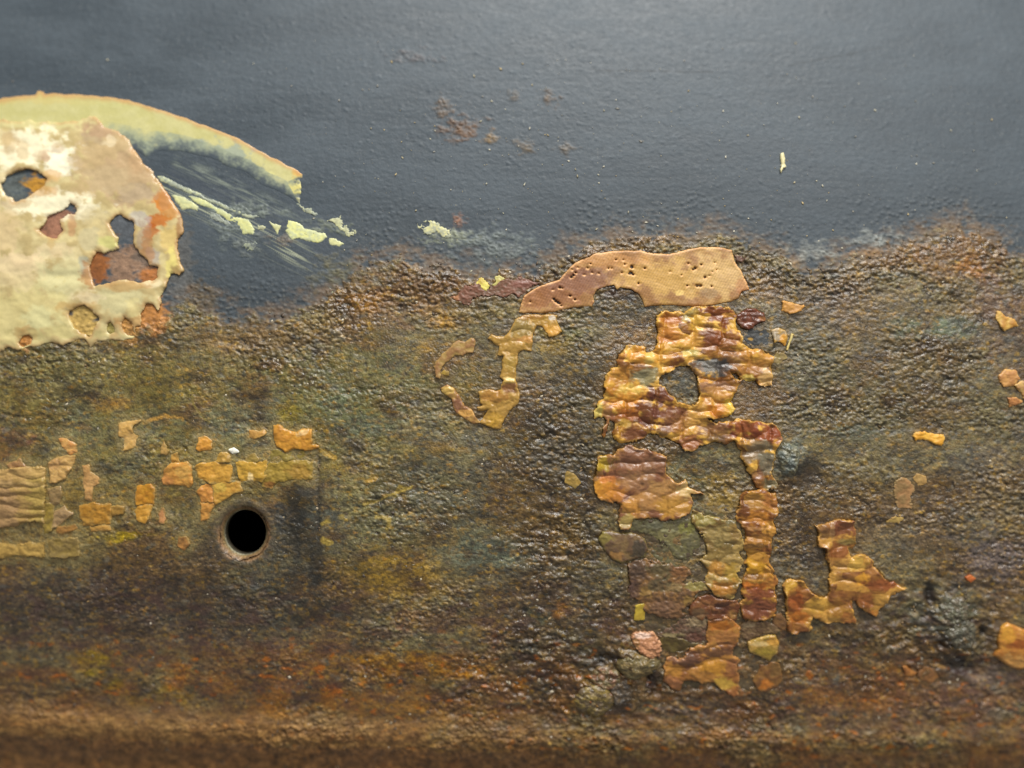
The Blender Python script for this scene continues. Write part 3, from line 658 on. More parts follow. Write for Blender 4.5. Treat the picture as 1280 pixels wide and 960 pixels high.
flake('perforated_strip', 'wavy tan-brown strip pierced by pinholes, lying along the top of the rust', 'residue strip', strip,
      (176, 136, 80), (150, 108, 64), thick=2.2, step=.62, rag=.5, rough=.46, mat=M_DRY, relief=.5, curl=.8, mottle=20, ew=3.5, pits=pits, edge=(230, 176, 118), edge_w=3.2, edge_up=True, fine=.12, grain=.05, hatch=.17,  # pale upper edge is a painted highlight along the strip
      patches=[(690, 360, 56, 24, (146, 98, 66), .85), (720, 352, 40, 16, (132, 90, 66), .8), (745, 345, 22, 12, (128, 88, 66), .7), (845, 348, 70, 22, (192, 152, 84), .9), (900, 342, 34, 28, (198, 162, 104), .75), (800, 345, 24, 18, (184, 142, 74), .6), (885, 367, 12, 6, (140, 110, 78), .7), (760, 325, 50, 10, (188, 132, 76), .5), (848, 367, 5, 4, (220, 186, 110), .9), (930, 362, 12, 14, (160, 100, 56), .6), (665, 372, 16, 16, (150, 100, 58), .6)])
flake('residue_flake', 'tiny brown sliver at the right end of the perforated strip', 'residue flake', zs([(1112, 115), (1178, 125), (1150, 152), (1118, 145)]), (96, 66, 48), (80, 56, 44), thick=1.5, step=.8, mat=M_DRY, group=G_AMB)

# ---- ragged brown scale left of the strip
z8 = lambda p: Z(520, 320, 6.4, p)
flake('residue_flake', 'ragged mauve-brown scale tailing off left of the perforated strip', 'residue flake', z8([(260, 325), (340, 290), (400, 238), (470, 235), (570, 258), (640, 218), (720, 190), (800, 178), (890, 190), (990, 225), (960, 250), (880, 275), (830, 330), (760, 300), (690, 330), (560, 315), (470, 340), (420, 385), (360, 370), (300, 355)]),
      (104, 78, 60), (122, 82, 64), thick=1.6, step=.8, rag=3.0, rough=.45, mat=M_DRY, relief=1.0, mottle=5, patches=[(540, 366, 20, 6, (150, 110, 62), .6), (655, 355, 16, 5, (130, 84, 72), .6), (570, 374, 6, 5, (176, 124, 84), .8)], group=G_AMB)
flake('residue_flake', 'bright lemon-yellow paint chip on the ragged scale left of the perforated strip', 'residue flake', z8([(465, 230), (490, 205), (500, 175), (525, 165), (550, 200), (585, 235), (560, 270), (520, 265), (500, 245)]), (218, 206, 108), (196, 172, 84), thick=2.0, step=.7, rag=1.5, mat=M_DRY, group=G_AMB)
flake('residue_flake', 'pale green-yellow paint chip right beside the lemon-yellow one', 'residue flake', z8([(630, 165), (665, 158), (720, 180), (700, 195), (660, 215), (630, 235), (600, 235), (635, 200)]), (190, 180, 110), (176, 150, 80), thick=1.6, step=.7, rag=1.5, mat=M_DRY, group=G_AMB)

# ---- hook shaped residue
z1 = lambda p: Z(540, 380, 6.0, p)
flake('residue_hook', 'J-shaped yellow-brown residue hanging under the left end of the perforated strip', 'residue flake', z1([(630, 110), (680, 92), (760, 88), (850, 88), (940, 86), (930, 120), (940, 160), (962, 205), (930, 235), (880, 246), (850, 205), (820, 170), (780, 158), (765, 210), (745, 250), (742, 310), (735, 347), (690, 345), (650, 372), (640, 420), (625, 500), (620, 560), (638, 600), (650, 690), (645, 740), (610, 770), (570, 810), (540, 860), (520, 927), (460, 930), (390, 910), (360, 890), (390, 850), (430, 790), (345, 800), (340, 780), (390, 760), (360, 740), (355, 660), (420, 645), (470, 655), (520, 640), (530, 590), (545, 570), (510, 540), (530, 480), (540, 380), (500, 380), (510, 320), (460, 295), (430, 258), (450, 235), (510, 250), (545, 250), (580, 200), (610, 150)]),
      (160, 124, 58), (174, 136, 66), thick=2.6, grow=.8, step=.7, rag=1.2, rough=.34, relief=.7, ripple=1.6, pitch=15, curl=1.2, mottle=7, edge=(186, 148, 82), edge_w=2.0, group=G_AMB,
      patches=[(652, 412, 14, 14, (142, 120, 66), .8), (690, 412, 12, 8, (206, 154, 70), .8), (660, 424, 16, 4, (206, 150, 84), .7), (637, 484, 10, 8, (116, 74, 46), .85), (620, 495, 16, 8, (170, 120, 58), .7), (636, 475, 9, 4, (206, 176, 96), .8), (620, 525, 10, 8, (186, 144, 56), .8), (637, 455, 8, 12, (166, 136, 62), .7), (660, 395, 18, 5, (150, 104, 40), .7), (690, 397, 5, 3, (216, 206, 190), .8)],
      ptc=[(624, 498, 14, 7, 2.6), (620, 525, 7, 5, 1.5), (636, 476, 10, 3, 1.5)])
flake('residue_flake', 'thin curled strand arching left of the J-shaped residue', 'residue flake', z1([(25, 480), (40, 430), (90, 380), (150, 328), (195, 288), (240, 300), (290, 262), (318, 275), (305, 352), (260, 362), (220, 385), (170, 375), (130, 412), (80, 450), (60, 490), (50, 545), (35, 540)]), (162, 132, 76), (146, 108, 68), thick=2.4, grow=1.6, step=.7, rag=1.0, rough=.4, mat=M_DRY, edge=(166, 134, 76), edge_w=1.5, group=G_AMB)
flake('residue_flake', 'small yellow dab under the left end of the curled strand', 'residue flake', z1([(62, 522), (100, 490), (135, 510), (130, 540), (90, 545)]), (162, 134, 60), (140, 114, 56), thick=1.4, step=.6, rag=1.4, mat=M_DRY, group=G_AMB)
flake('residue_flake', 'crinkled yellow-brown strand leading down to the foot of the J-shaped residue', 'residue flake', z1([(75, 640), (110, 612), (160, 640), (185, 680), (215, 720), (240, 775), (282, 788), (318, 845), (352, 885), (312, 897), (260, 862), (188, 818), (168, 770), (158, 700), (120, 682), (85, 660)]), (178, 140, 76), (140, 98, 62), thick=2.4, grow=1.4, step=.6, rag=.9, relief=.9, ripple=1.0, pitch=9, patches=[(559, 489, 8, 6, (196, 164, 88), .8), (572, 505, 6, 8, (126, 84, 66), .8), (582, 516, 9, 5, (206, 156, 84), .8)], group=G_AMB)

# ---- the large amber cluster
a3 = lambda p: Z(740, 370, 4.923, p)
a4 = lambda p: Z(740, 530, 4.923, p)
a5 = lambda p: Z(740, 690, 4.923, p)
cl = a3([(400, 115), (430, 100), (520, 95), (560, 110), (600, 72), (690, 62), (760, 68), (840, 75), (890, 110), (890, 190), (920, 225), (925, 290), (960, 322), (1030, 330), (1090, 350), (1110, 380), (1106, 548), (1040, 550), (1000, 520), (960, 530), (920, 512), (890, 560), (870, 620), (850, 660), (880, 690), (842, 740), (770, 752), (720, 745), (705, 760), (760, 778), (830, 770), (890, 760), (960, 762), (1040, 775), (1110, 790), (1150, 830), (1162, 880)]) + \
    a4([(1150, 95), (1135, 160), (1110, 230), (1105, 320), (1145, 375), (1130, 405), (1060, 402), (1000, 392), (985, 340), (960, 290), (925, 230), (905, 160), (880, 110)]) + \
    a3([(868, 890), (820, 905), (760, 900), (690, 910), (640, 930), (612, 962), (580, 955), (540, 915), (480, 890), (420, 865), (395, 835), (350, 840), (310, 885), (250, 900), (180, 905), (130, 880), (120, 840), (150, 790), (100, 755), (92, 830), (70, 870), (58, 860), (75, 790), (70, 752), (20, 752), (8, 715), (40, 650), (75, 640), (80, 580), (62, 560), (85, 490), (110, 450), (170, 440), (142, 390), (160, 355), (210, 315), (270, 308), (325, 318), (345, 355), (385, 330), (395, 270), (400, 200)])
clh = [a3([(402, 510), (440, 470), (500, 455), (555, 435), (600, 440), (625, 470), (640, 520), (655, 560), (660, 640), (622, 675), (560, 670), (515, 662), (490, 610), (440, 560), (412, 545)]), a3([(845, 475), (890, 478), (900, 512), (870, 518)])]
def A3(x, y): return (740 + x / 4.923, 370 + y / 4.923)
def pa3(lst): return [(740 + x / 4.923, 370 + y / 4.923, rx / 4.923, ry / 4.923, c, s) for (x, y, rx, ry, c, s) in lst]
def pa4(lst): return [(740 + x / 4.923, 530 + y / 4.923, rx / 4.923, ry / 4.923, c, s) for (x, y, rx, ry, c, s) in lst]
def pa5(lst): return [(740 + x / 4.923, 690 + y / 4.923, rx / 4.923, ry / 4.923, c, s) for (x, y, rx, ry, c, s) in lst]
flake('residue_sheet', 'largest amber residue sheet, a rippled glossy lattice around a dark gap below the perforated strip', 'residue flake', cl,
      (174, 116, 40), (210, 160, 66), thick=3.2, step=.8, rag=2.2, rough=.38, relief=.35, ripple=4.6, pitch=21, curl=4.0, cells=((88, 42, 22), (216, 170, 78)), mottle=12, ew=6, edge=(206, 164, 84), edge_w=2.2, group=G_AMB, holes=clh,
      patches=pa3([(760, 120, 120, 70, (112, 56, 26), .95), (780, 270, 130, 70, (120, 64, 28), .9), (790, 350, 110, 50, (142, 92, 44), .8), (840, 400, 90, 50, (130, 94, 64), .7), (480, 140, 80, 40, (160, 90, 32), .75), (470, 230, 90, 60, (182, 116, 50), .7), (600, 120, 50, 40, (168, 154, 96), .7), (650, 160, 60, 50, (206, 160, 60), .8), (600, 280, 70, 40, (200, 148, 66), .8), (700, 230, 40, 60, (112, 70, 52), .7), (830, 120, 30, 14, (206, 150, 70), .8),
                   (960, 350, 60, 30, (176, 124, 52), .7), (1030, 400, 70, 40, (204, 150, 70), .7), (980, 450, 90, 50, (160, 108, 48), .7), (1070, 500, 50, 60, (198, 160, 100), .8), (960, 510, 40, 26, (196, 172, 84), .7),
                   (160, 380, 50, 60, (126, 72, 32), .85), (270, 370, 70, 60, (196, 134, 48), .7), (500, 390, 60, 50, (118, 66, 36), .8), (430, 380, 70, 50, (196, 142, 52), .7), (350, 370, 30, 50, (206, 176, 90), .8), (600, 350, 50, 26, (186, 170, 100), .8),
                   (710, 440, 110, 55, (84, 84, 80), .95), (640, 480, 50, 50, (134, 96, 64), .7), (800, 450, 50, 40, (74, 68, 64), .8), (330, 500, 90, 55, (126, 122, 92), .85), (150, 490, 70, 50, (188, 134, 60), .6), (240, 580, 80, 40, (216, 182, 92), .75), (200, 650, 110, 60, (190, 124, 40), .7), (230, 730, 110, 40, (150, 84, 30), .7), (300, 660, 60, 60, (196, 128, 36), .6), (420, 600, 70, 70, (100, 52, 34), .9), (340, 730, 70, 110, (94, 50, 32), .9), (210, 830, 90, 50, (124, 78, 36), .8), (190, 780, 40, 30, (186, 150, 66), .7), (250, 860, 90, 40, (104, 60, 40), .7), (90, 740, 40, 90, (140, 92, 66), .7), (30, 710, 40, 50, (206, 188, 100), .85),
                   (500, 740, 120, 80, (110, 66, 50), .85), (430, 830, 50, 40, (96, 62, 56), .7), (560, 800, 70, 60, (168, 116, 56), .6), (650, 760, 70, 100, (192, 144, 70), .8), (600, 900, 60, 50, (150, 92, 60), .6), (720, 570, 110, 40, (144, 108, 84), .8), (760, 620, 90, 50, (184, 132, 66), .7), (840, 690, 50, 50, (212, 180, 66), .8), (770, 700, 60, 40, (190, 116, 34), .7), (760, 830, 110, 60, (116, 76, 52), .8), (760, 880, 60, 30, (100, 78, 56), .7), (940, 800, 110, 60, (122, 58, 34), .9), (1080, 850, 90, 70, (132, 66, 38), .9), (1000, 920, 90, 40, (134, 96, 60), .7)])
      + pa4([(1010, 180, 90, 60, (126, 104, 76), .9), (1070, 230, 60, 90, (118, 112, 92), .8), (1010, 310, 40, 40, (120, 80, 52), .8), (1100, 370, 50, 30, (108, 104, 76), .8), (1030, 130, 70, 30, (140, 122, 92), .7), (1020, 370, 30, 30, (150, 104, 54), .6)]),
      ptc=[A3(715, 440) + (20, 9, -3.0), A3(330, 500) + (16, 9, -3.0), A3(1030, 860) + (20, 12, 2.5), A3(460, 235) + (16, 6, 1.5), A3(200, 385) + (14, 10, 2.0), A3(480, 380) + (12, 8, 1.5)])
flake('residue_flake', 'dark red-brown crumpled scrap at the upper right of the largest amber sheet', 'residue flake', a3([(888, 120), (950, 75), (1000, 78), (1060, 108), (1062, 160), (1000, 182), (970, 212), (920, 202), (885, 170)]), (112, 62, 40), (92, 56, 42), thick=3, step=.7, rag=1.6, rough=.3, relief=1.3, ripple=1.2, pitch=9, patches=pa3([(1040, 140, 24, 20, (166, 112, 64), .7), (900, 170, 20, 40, (110, 76, 54), .6)]), group=G_AMB)
flake('residue_flake', 'small grey-yellow scrap standing just left of the pale splinter', 'residue flake', a3([(1100, 212), (1150, 193), (1190, 210), (1202, 270), (1182, 312), (1152, 285), (1110, 290)]), (156, 136, 106), (176, 140, 70), thick=2.2, step=.6, rag=1.0, patches=pa3([(1172, 275, 26, 34, (202, 144, 46), .9), (1120, 250, 30, 30, (130, 124, 112), .7)]), group=G_AMB)
flake('residue_flake', 'olive crumb under the pale splinter at the right arm of the amber sheet', 'residue flake', a3([(1108, 385), (1135, 345), (1180, 350), (1198, 390), (1150, 418), (1118, 410)]), (150, 132, 84), (130, 110, 76), thick=1.8, step=.6, rag=1.6, group=G_AMB)
flake('wood_splinter', 'thin pale straw splinter leaning by the right arm of the amber sheet', 'splinter', a3([(1224, 232), (1238, 236), (1202, 338), (1190, 334)]), (214, 196, 130), (196, 172, 104), thick=2.2, step=.45, rag=.4, mat=M_DRY, relief=.2)
flake('residue_flake', 'dark slate-grey scale right of the upper amber sheet, behind the splinter scraps', 'residue flake', a3([(925, 225), (1000, 205), (1100, 225), (1105, 280), (1060, 310), (985, 315), (935, 290)]), (70, 72, 72), (52, 52, 50), thick=.8, step=.8, rag=2.5, mat=M_DRY, rough=.4, patches=pa3([(975, 265, 18, 10, (180, 140, 60), .8)]), group=G_AMB)
flake('residue_flake', 'broad translucent amber-orange flake with a clean curved left edge', 'residue flake', a4([(38, 195), (130, 188), (150, 160), (220, 128), (300, 150), (350, 150), (400, 175), (452, 190), (455, 270), (465, 315), (520, 358), (580, 343), (600, 390), (690, 440), (615, 425), (618, 500), (590, 552), (520, 582), (420, 592), (330, 577), (260, 592), (230, 640), (178, 658), (168, 590), (175, 495), (150, 490), (100, 482), (18, 432), (8, 330), (25, 270), (33, 220)]),
      (162, 114, 58), (140, 98, 64), thick=3.0, step=.8, rag=2.0, rough=.32, relief=.45, ripple=3.0, pitch=20, curl=3.4, cells=((120, 76, 52), (178, 132, 76)), mottle=11, edge=(196, 152, 82), edge_w=2, group=G_AMB,
      patches=pa4([(60, 250, 40, 60, (160, 134, 38), .9), (60, 390, 70, 70, (200, 138, 44), .85), (130, 420, 80, 60, (190, 124, 46), .7), (90, 330, 60, 26, (196, 120, 60), .7), (140, 235, 30, 40, (110, 84, 34), .8), (270, 240, 130, 90, (132, 90, 64), .85), (380, 250, 80, 60, (136, 98, 70), .7), (260, 130, 60, 40, (128, 96, 78), .7), (300, 350, 120, 60, (150, 112, 78), .6), (440, 380, 90, 40, (172, 130, 76), .7), (500, 500, 100, 70, (176, 130, 54), .8), (580, 400, 50, 60, (196, 166, 106), .8), (230, 510, 60, 50, (196, 140, 60), .7), (200, 600, 50, 60, (158, 138, 76), .8), (420, 240, 40, 50, (120, 78, 52), .6)]),
      ptc=[(800, 600, 12, 4, 1.2), (845, 633, 10, 8, 1.6), (755, 612, 8, 16, 1.0)])
flake('residue_flake', 'thin grey-green film of residue below the amber-orange flake', 'residue flake', a4([(190, 640), (260, 598), (330, 588), (420, 600), (500, 590), (590, 560), (640, 640), (690, 700), (680, 770), (600, 800), (560, 850), (500, 810), (430, 760), (405, 690), (330, 665), (250, 655)]), (108, 102, 66), (94, 88, 64), thick=1.2, step=.9, rag=3.2, sink=.8, rough=.36, mat=M_DRY, relief=1.0, mottle=6, patches=pa4([(500, 690, 90, 40, (122, 112, 72), .7), (580, 640, 60, 30, (120, 116, 56), .7), (380, 620, 50, 26, (90, 90, 74), .6), (520, 720, 24, 20, (120, 82, 48), .6), (480, 655, 50, 12, (150, 146, 110), .6)]), group=G_AMB)
flake('residue_film', 'broad thin olive-brown skin of residue underlying the lower amber cluster', 'residue flake', [(770, 640), (800, 655), (840, 640), (868, 630), (900, 640), (925, 640), (935, 690), (968, 700), (972, 770), (975, 800), (968, 830), (945, 862), (915, 868), (890, 860), (850, 862), (830, 845), (818, 812), (800, 790), (790, 770), (786, 735), (784, 705), (795, 690), (775, 665)],
      (92, 80, 56), (80, 68, 52), thick=.8, lift=1.0, step=.9, rag=3.2, rough=.36, mat=M_DRY, relief=1.2, mottle=7, sink=1.0, group=G_AMB,
      holes=[[(862, 738), (880, 735), (885, 752), (868, 764), (855, 760)], [(928, 800), (942, 808), (940, 826), (930, 836), (922, 826)], [(875, 690), (884, 684), (880, 700), (868, 702)]],
      patches=[(880, 745, 20, 14, (60, 52, 44), .8), (830, 700, 30, 18, (104, 100, 70), .7), (900, 790, 40, 14, (96, 70, 48), .7), (860, 800, 30, 14, (84, 62, 50), .7), (810, 745, 16, 20, (92, 72, 58), .7), (940, 790, 20, 16, (100, 78, 54), .6), (880, 650, 30, 12, (110, 104, 66), .7), (870, 838, 20, 10, (90, 66, 50), .6), (945, 845, 20, 14, (86, 70, 50), .6)])
flake('residue_flake', 'rounded brown-green lump of residue left of the grey-green film', 'residue flake', a4([(35, 690), (60, 658), (110, 658), (160, 668), (250, 668), (320, 700), (348, 760), (322, 820), (250, 832), (180, 857), (130, 830), (95, 790), (60, 752)]), (120, 96, 62), (104, 80, 58), thick=3.0, step=.8, rag=1.2, rough=.36, puff=3.0, relief=.8, edge=(128, 116, 64), edge_w=2, patches=pa4([(70, 700, 50, 40, (134, 120, 58), .8), (290, 770, 50, 60, (66, 60, 50), .8), (150, 810, 40, 30, (160, 118, 66), .8)]), group=G_AMB)
flake('residue_flake', 'buff and olive crumpled mass in the middle of the lower amber cluster', 'residue flake', a4([(620, 540), (700, 560), (790, 588), (850, 590), (900, 600), (922, 650), (928, 740), (915, 800), (925, 860)]) + a5([(925, 70), (888, 130), (912, 190), (890, 250), (862, 292), (790, 270), (740, 250), (700, 200), (690, 150), (700, 120), (672, 85)]) + a4([(682, 880), (660, 840), (700, 800), (690, 740), (680, 690), (640, 640), (605, 600)]),
      (150, 122, 66), (140, 112, 58), thick=3.0, step=.85, rag=2.8, rough=.36, relief=.9, ripple=2.6, pitch=17, curl=2.2, cells=((112, 88, 48), (172, 144, 84)), mottle=8, edge=(170, 146, 86), edge_w=2, group=G_AMB,
      patches=pa4([(700, 590, 90, 40, (138, 126, 66), .8), (770, 680, 100, 60, (156, 134, 82), .8), (770, 800, 110, 40, (128, 106, 58), .7), (800, 740, 60, 20, (104, 90, 50), .6), (880, 660, 40, 60, (130, 102, 56), .7), (870, 590, 50, 30, (96, 98, 76), .6)]) + pa5([(760, 100, 70, 50, (180, 128, 54), .8), (850, 120, 50, 50, (172, 138, 56), .8), (800, 220, 80, 50, (172, 116, 46), .8), (780, 280, 60, 24, (110, 60, 34), .8)]))
flake('residue_column', 'upright amber column of quilted residue squares, right of the buff mass', 'residue flake', a4([(990, 402), (1060, 398), (1130, 440), (1132, 520), (1115, 590), (1127, 640), (1105, 700), (1095, 800), (1090, 850), (1128, 940)]) + a5([(1060, 72), (1112, 130), (1137, 170), (1125, 260), (1132, 330), (1110, 400), (1050, 420), (980, 430), (925, 415), (905, 370), (912, 310), (935, 280), (905, 240), (922, 180), (925, 140), (945, 80)]) + a4([(935, 860), (945, 790), (935, 720), (938, 650), (895, 590), (870, 560), (890, 510), (910, 450), (940, 405)]),
      (150, 102, 42), (168, 118, 50), thick=3.2, step=.8, rag=2.2, rough=.33, relief=.4, ripple=4.2, pitch=22, curl=2.0, cells=((104, 56, 30), (188, 138, 60)), mottle=11, edge=(190, 142, 76), edge_w=2, group=G_AMB, phase=1.0,
      patches=pa4([(1080, 470, 60, 50, (150, 92, 50), .7), (1000, 480, 50, 50, (170, 126, 62), .7), (1010, 570, 80, 40, (178, 118, 44), .8), (1030, 400, 60, 24, (120, 70, 40), .7), (1010, 640, 60, 12, (176, 130, 80), .6), (1000, 700, 60, 30, (160, 112, 54), .7), (1000, 745, 80, 14, (90, 66, 36), .7), (1000, 800, 70, 40, (176, 128, 50), .8), (980, 880, 60, 40, (196, 148, 44), .9), (1060, 900, 50, 50, (176, 122, 44), .8)]) + pa5([(1000, 90, 60, 50, (192, 142, 42), .9), (1010, 150, 80, 20, (100, 64, 34), .7), (1010, 205, 100, 30, (184, 106, 38), .9), (1020, 250, 110, 40, (118, 64, 40), .9), (1020, 340, 100, 60, (116, 68, 46), .9), (1090, 180, 40, 30, (170, 110, 50), .6)]),
      ptc=[(950, 690, 12, 8, 1.4), (940, 708, 7, 5, 2.0)])
flake('residue_flake', 'dull dark brown filmy residue at the lower left of the cluster', 'residue flake', a5([(225, 70), (320, 55), (400, 68), (480, 72), (560, 88), (602, 130), (562, 180), (610, 188), (690, 188), (742, 232), (700, 245), (640, 262), (602, 320), (562, 340), (562, 402), (470, 412), (380, 402), (340, 382), (320, 300), (260, 292), (215, 230), (215, 160)]),
      (140, 102, 58), (104, 78, 54), thick=2.4, step=.9, rag=3.0, rough=.34, relief=1.4, ripple=1.4, pitch=18, mottle=6, group=G_AMB,
      patches=pa5([(270, 110, 60, 60, (78, 62, 52), .8), (420, 110, 80, 50, (98, 88, 60), .8), (530, 110, 50, 40, (128, 88, 54), .8), (640, 205, 80, 30, (140, 128, 72), .85), (500, 215, 60, 30, (136, 116, 78), .7), (250, 220, 40, 60, (80, 60, 54), .8), (330, 240, 40, 40, (150, 118, 62), .7), (440, 340, 80, 60, (116, 86, 64), .8), (520, 370, 40, 50, (124, 90, 60), .7), (580, 290, 30, 30, (136, 108, 52), .7), (400, 200, 60, 40, (84, 78, 58), .7)]))
flake('residue_flake', 'dark red-brown glossy bridge joining the buff mass to the stepped amber piece', 'residue flake', a5([(640, 285), (700, 255), (760, 275), (820, 292), (880, 290), (905, 320), (900, 400), (880, 420), (800, 408), (720, 420), (690, 400), (660, 420), (600, 385), (590, 350), (610, 310)]), (104, 62, 38), (124, 82, 46), thick=2.2, step=.7, rag=1.8, rough=.32, relief=.8, ripple=2.0, pitch=14, patches=pa5([(800, 330, 50, 26, (76, 44, 32), .8), (650, 370, 50, 30, (120, 96, 66), .7), (860, 380, 30, 24, (150, 112, 60), .7)]), group=G_AMB)
flake('residue_flake', 'narrow yellow-brown shred between the upright column and the L-shaped sheet', 'residue flake', a5([(1130, 380), (1160, 370), (1180, 400), (1200, 420), (1190, 480), (1150, 470), (1120, 450), (1100, 425)]), (132, 96, 56), (112, 80, 50), thick=1.8, step=.6, rag=1.6, group=G_AMB)
flake('residue_flake', 'crinkled pale brown skin above the yellow-green folded chip', 'residue flake', a5([(915, 430), (980, 425), (1060, 425), (1130, 440), (1140, 490), (1080, 500), (1010, 520), (960, 540), (920, 520), (905, 470)]), (128, 104, 72), (104, 80, 58), thick=1.6, step=.6, rag=2.0, relief=1.3, mottle=5, mat=M_DRY, patches=pa5([(960, 450, 40, 16, (160, 140, 110), .6)]), group=G_AMB)
flake('residue_flake', 'tiny bright yellow folded tab at the lower left of the dull brown film', 'residue flake', a5([(270, 330), (320, 318), (318, 410), (262, 412)]), (182, 156, 56), (160, 134, 46), thick=2.5, step=.5, rag=.6, relief=.4, edge=(206, 184, 80), edge_w=1.5, group=G_AMB)
flake('residue_flake', 'mauve-brown wrinkled skin between the dull film and the lower amber piece', 'residue flake', a5([(560, 390), (600, 380), (650, 400), (700, 400), (712, 470), (695, 540), (620, 560), (560, 530), (500, 520), (420, 515), (400, 490), (470, 470), (520, 430)]), (108, 80, 62), (96, 78, 60), thick=1.6, step=.8, rag=2.2, rough=.32, relief=1.4, mottle=5, patches=pa5([(640, 430, 60, 30, (150, 130, 96), .7), (500, 510, 90, 14, (148, 134, 92), .7), (620, 520, 60, 30, (90, 56, 44), .7)]), group=G_AMB)
flake('residue_flake', 'dark olive folded flap with a pale upper edge, beside the pinkish scrap', 'residue flake', a5([(415, 525), (480, 512), (560, 530), (600, 545), (690, 560), (690, 575), (600, 580), (555, 610), (470, 615), (430, 590)]), (92, 78, 38), (74, 60, 32), thick=1.6, step=.7, rag=1.2, rough=.34, edge=(140, 122, 78), edge_w=1.2, group=G_AMB)
flake('residue_flake', 'pinkish tan crumpled scrap perched above the rust lump', 'residue flake', a5([(240, 512), (300, 488), (380, 500), (402, 540), (422, 580), (412, 642), (350, 642), (310, 612), (280, 592), (255, 560)]), (186, 134, 96), (166, 116, 82), thick=4.0, step=.7, rag=1.6, rough=.4, relief=1.8, puff=3, mottle=6, mat=M_DRY, edge=(206, 160, 120), edge_w=2, patches=pa5([(310, 505, 50, 18, (204, 176, 158), .8), (270, 560, 20, 30, (150, 110, 60), .7)]), group=G_AMB)
flake('residue_flake', 'long stepped amber piece at the bottom of the cluster', 'residue flake', a5([(720, 412), (800, 402), (872, 410), (912, 470), (890, 530), (872, 580), (862, 640), (902, 672), (890, 720), (892, 810), (902, 862), (860, 887), (800, 842), (740, 800), (650, 790), (600, 802), (560, 790), (548, 850), (490, 832), (428, 800), (440, 740), (460, 650), (510, 640), (560, 645), (600, 580), (690, 575), (703, 480)]),
      (150, 100, 46), (134, 86, 44), thick=3.2, step=.85, rag=2.4, rough=.34, relief=.5, ripple=3.4, cells=((104, 66, 42), (176, 126, 60)), pitch=24, curl=1.2, mottle=8, edge=(180, 130, 78), edge_w=2, group=G_AMB, phase=.6,
      patches=pa5([(800, 450, 80, 30, (164, 98, 32), .9), (800, 520, 90, 40, (150, 100, 56), .7), (760, 610, 140, 24, (92, 62, 44), .85), (600, 660, 60, 50, (96, 66, 50), .85), (740, 700, 90, 40, (184, 130, 46), .85), (500, 720, 60, 40, (176, 124, 52), .8), (480, 800, 60, 40, (158, 106, 68), .8), (810, 800, 60, 40, (180, 146, 60), .8), (860, 700, 40, 60, (128, 80, 54), .7), (850, 860, 50, 30, (140, 88, 50), .7), (520, 660, 50, 20, (150, 110, 84), .7)]))
flake('residue_flake', 'small yellow-green folded chip right of the stepped amber piece', 'residue flake', a5([(958, 545), (1010, 530), (1080, 508), (1130, 510), (1150, 560), (1132, 630), (1090, 667), (1030, 640), (970, 612)]), (178, 140, 70), (150, 122, 52), thick=3.5, step=.7, rag=1.0, rough=.28, relief=1.3, puff=2, edge=(200, 166, 96), edge_w=2, patches=pa5([(1060, 610, 70, 30, (132, 112, 40), .8), (1030, 560, 50, 14, (214, 186, 128), .7), (1110, 540, 40, 30, (190, 138, 58), .7)]), group=G_AMB)
flake('residue_flake', 'dim brown flake right below the yellow-green folded chip', 'residue flake', a5([(1030, 690), (1100, 678), (1162, 690), (1167, 760), (1140, 842), (1080, 847), (1000, 842), (985, 790), (1020, 730)]), (132, 94, 48), (112, 76, 42), thick=2.0, step=.8, rag=1.8, rough=.34, relief=1.0, patches=pa5([(1060, 805, 40, 30, (184, 112, 40), .8), (1130, 720, 40, 40, (110, 84, 48), .6)]), group=G_AMB)
z6 = lambda p: Z(960, 630, 6.4, p)
def pz6(l): return [(960 + x / 6.4, 630 + y / 6.4, rx / 6.4, ry / 6.4, c, s) for (x, y, rx, ry, c, s) in l]
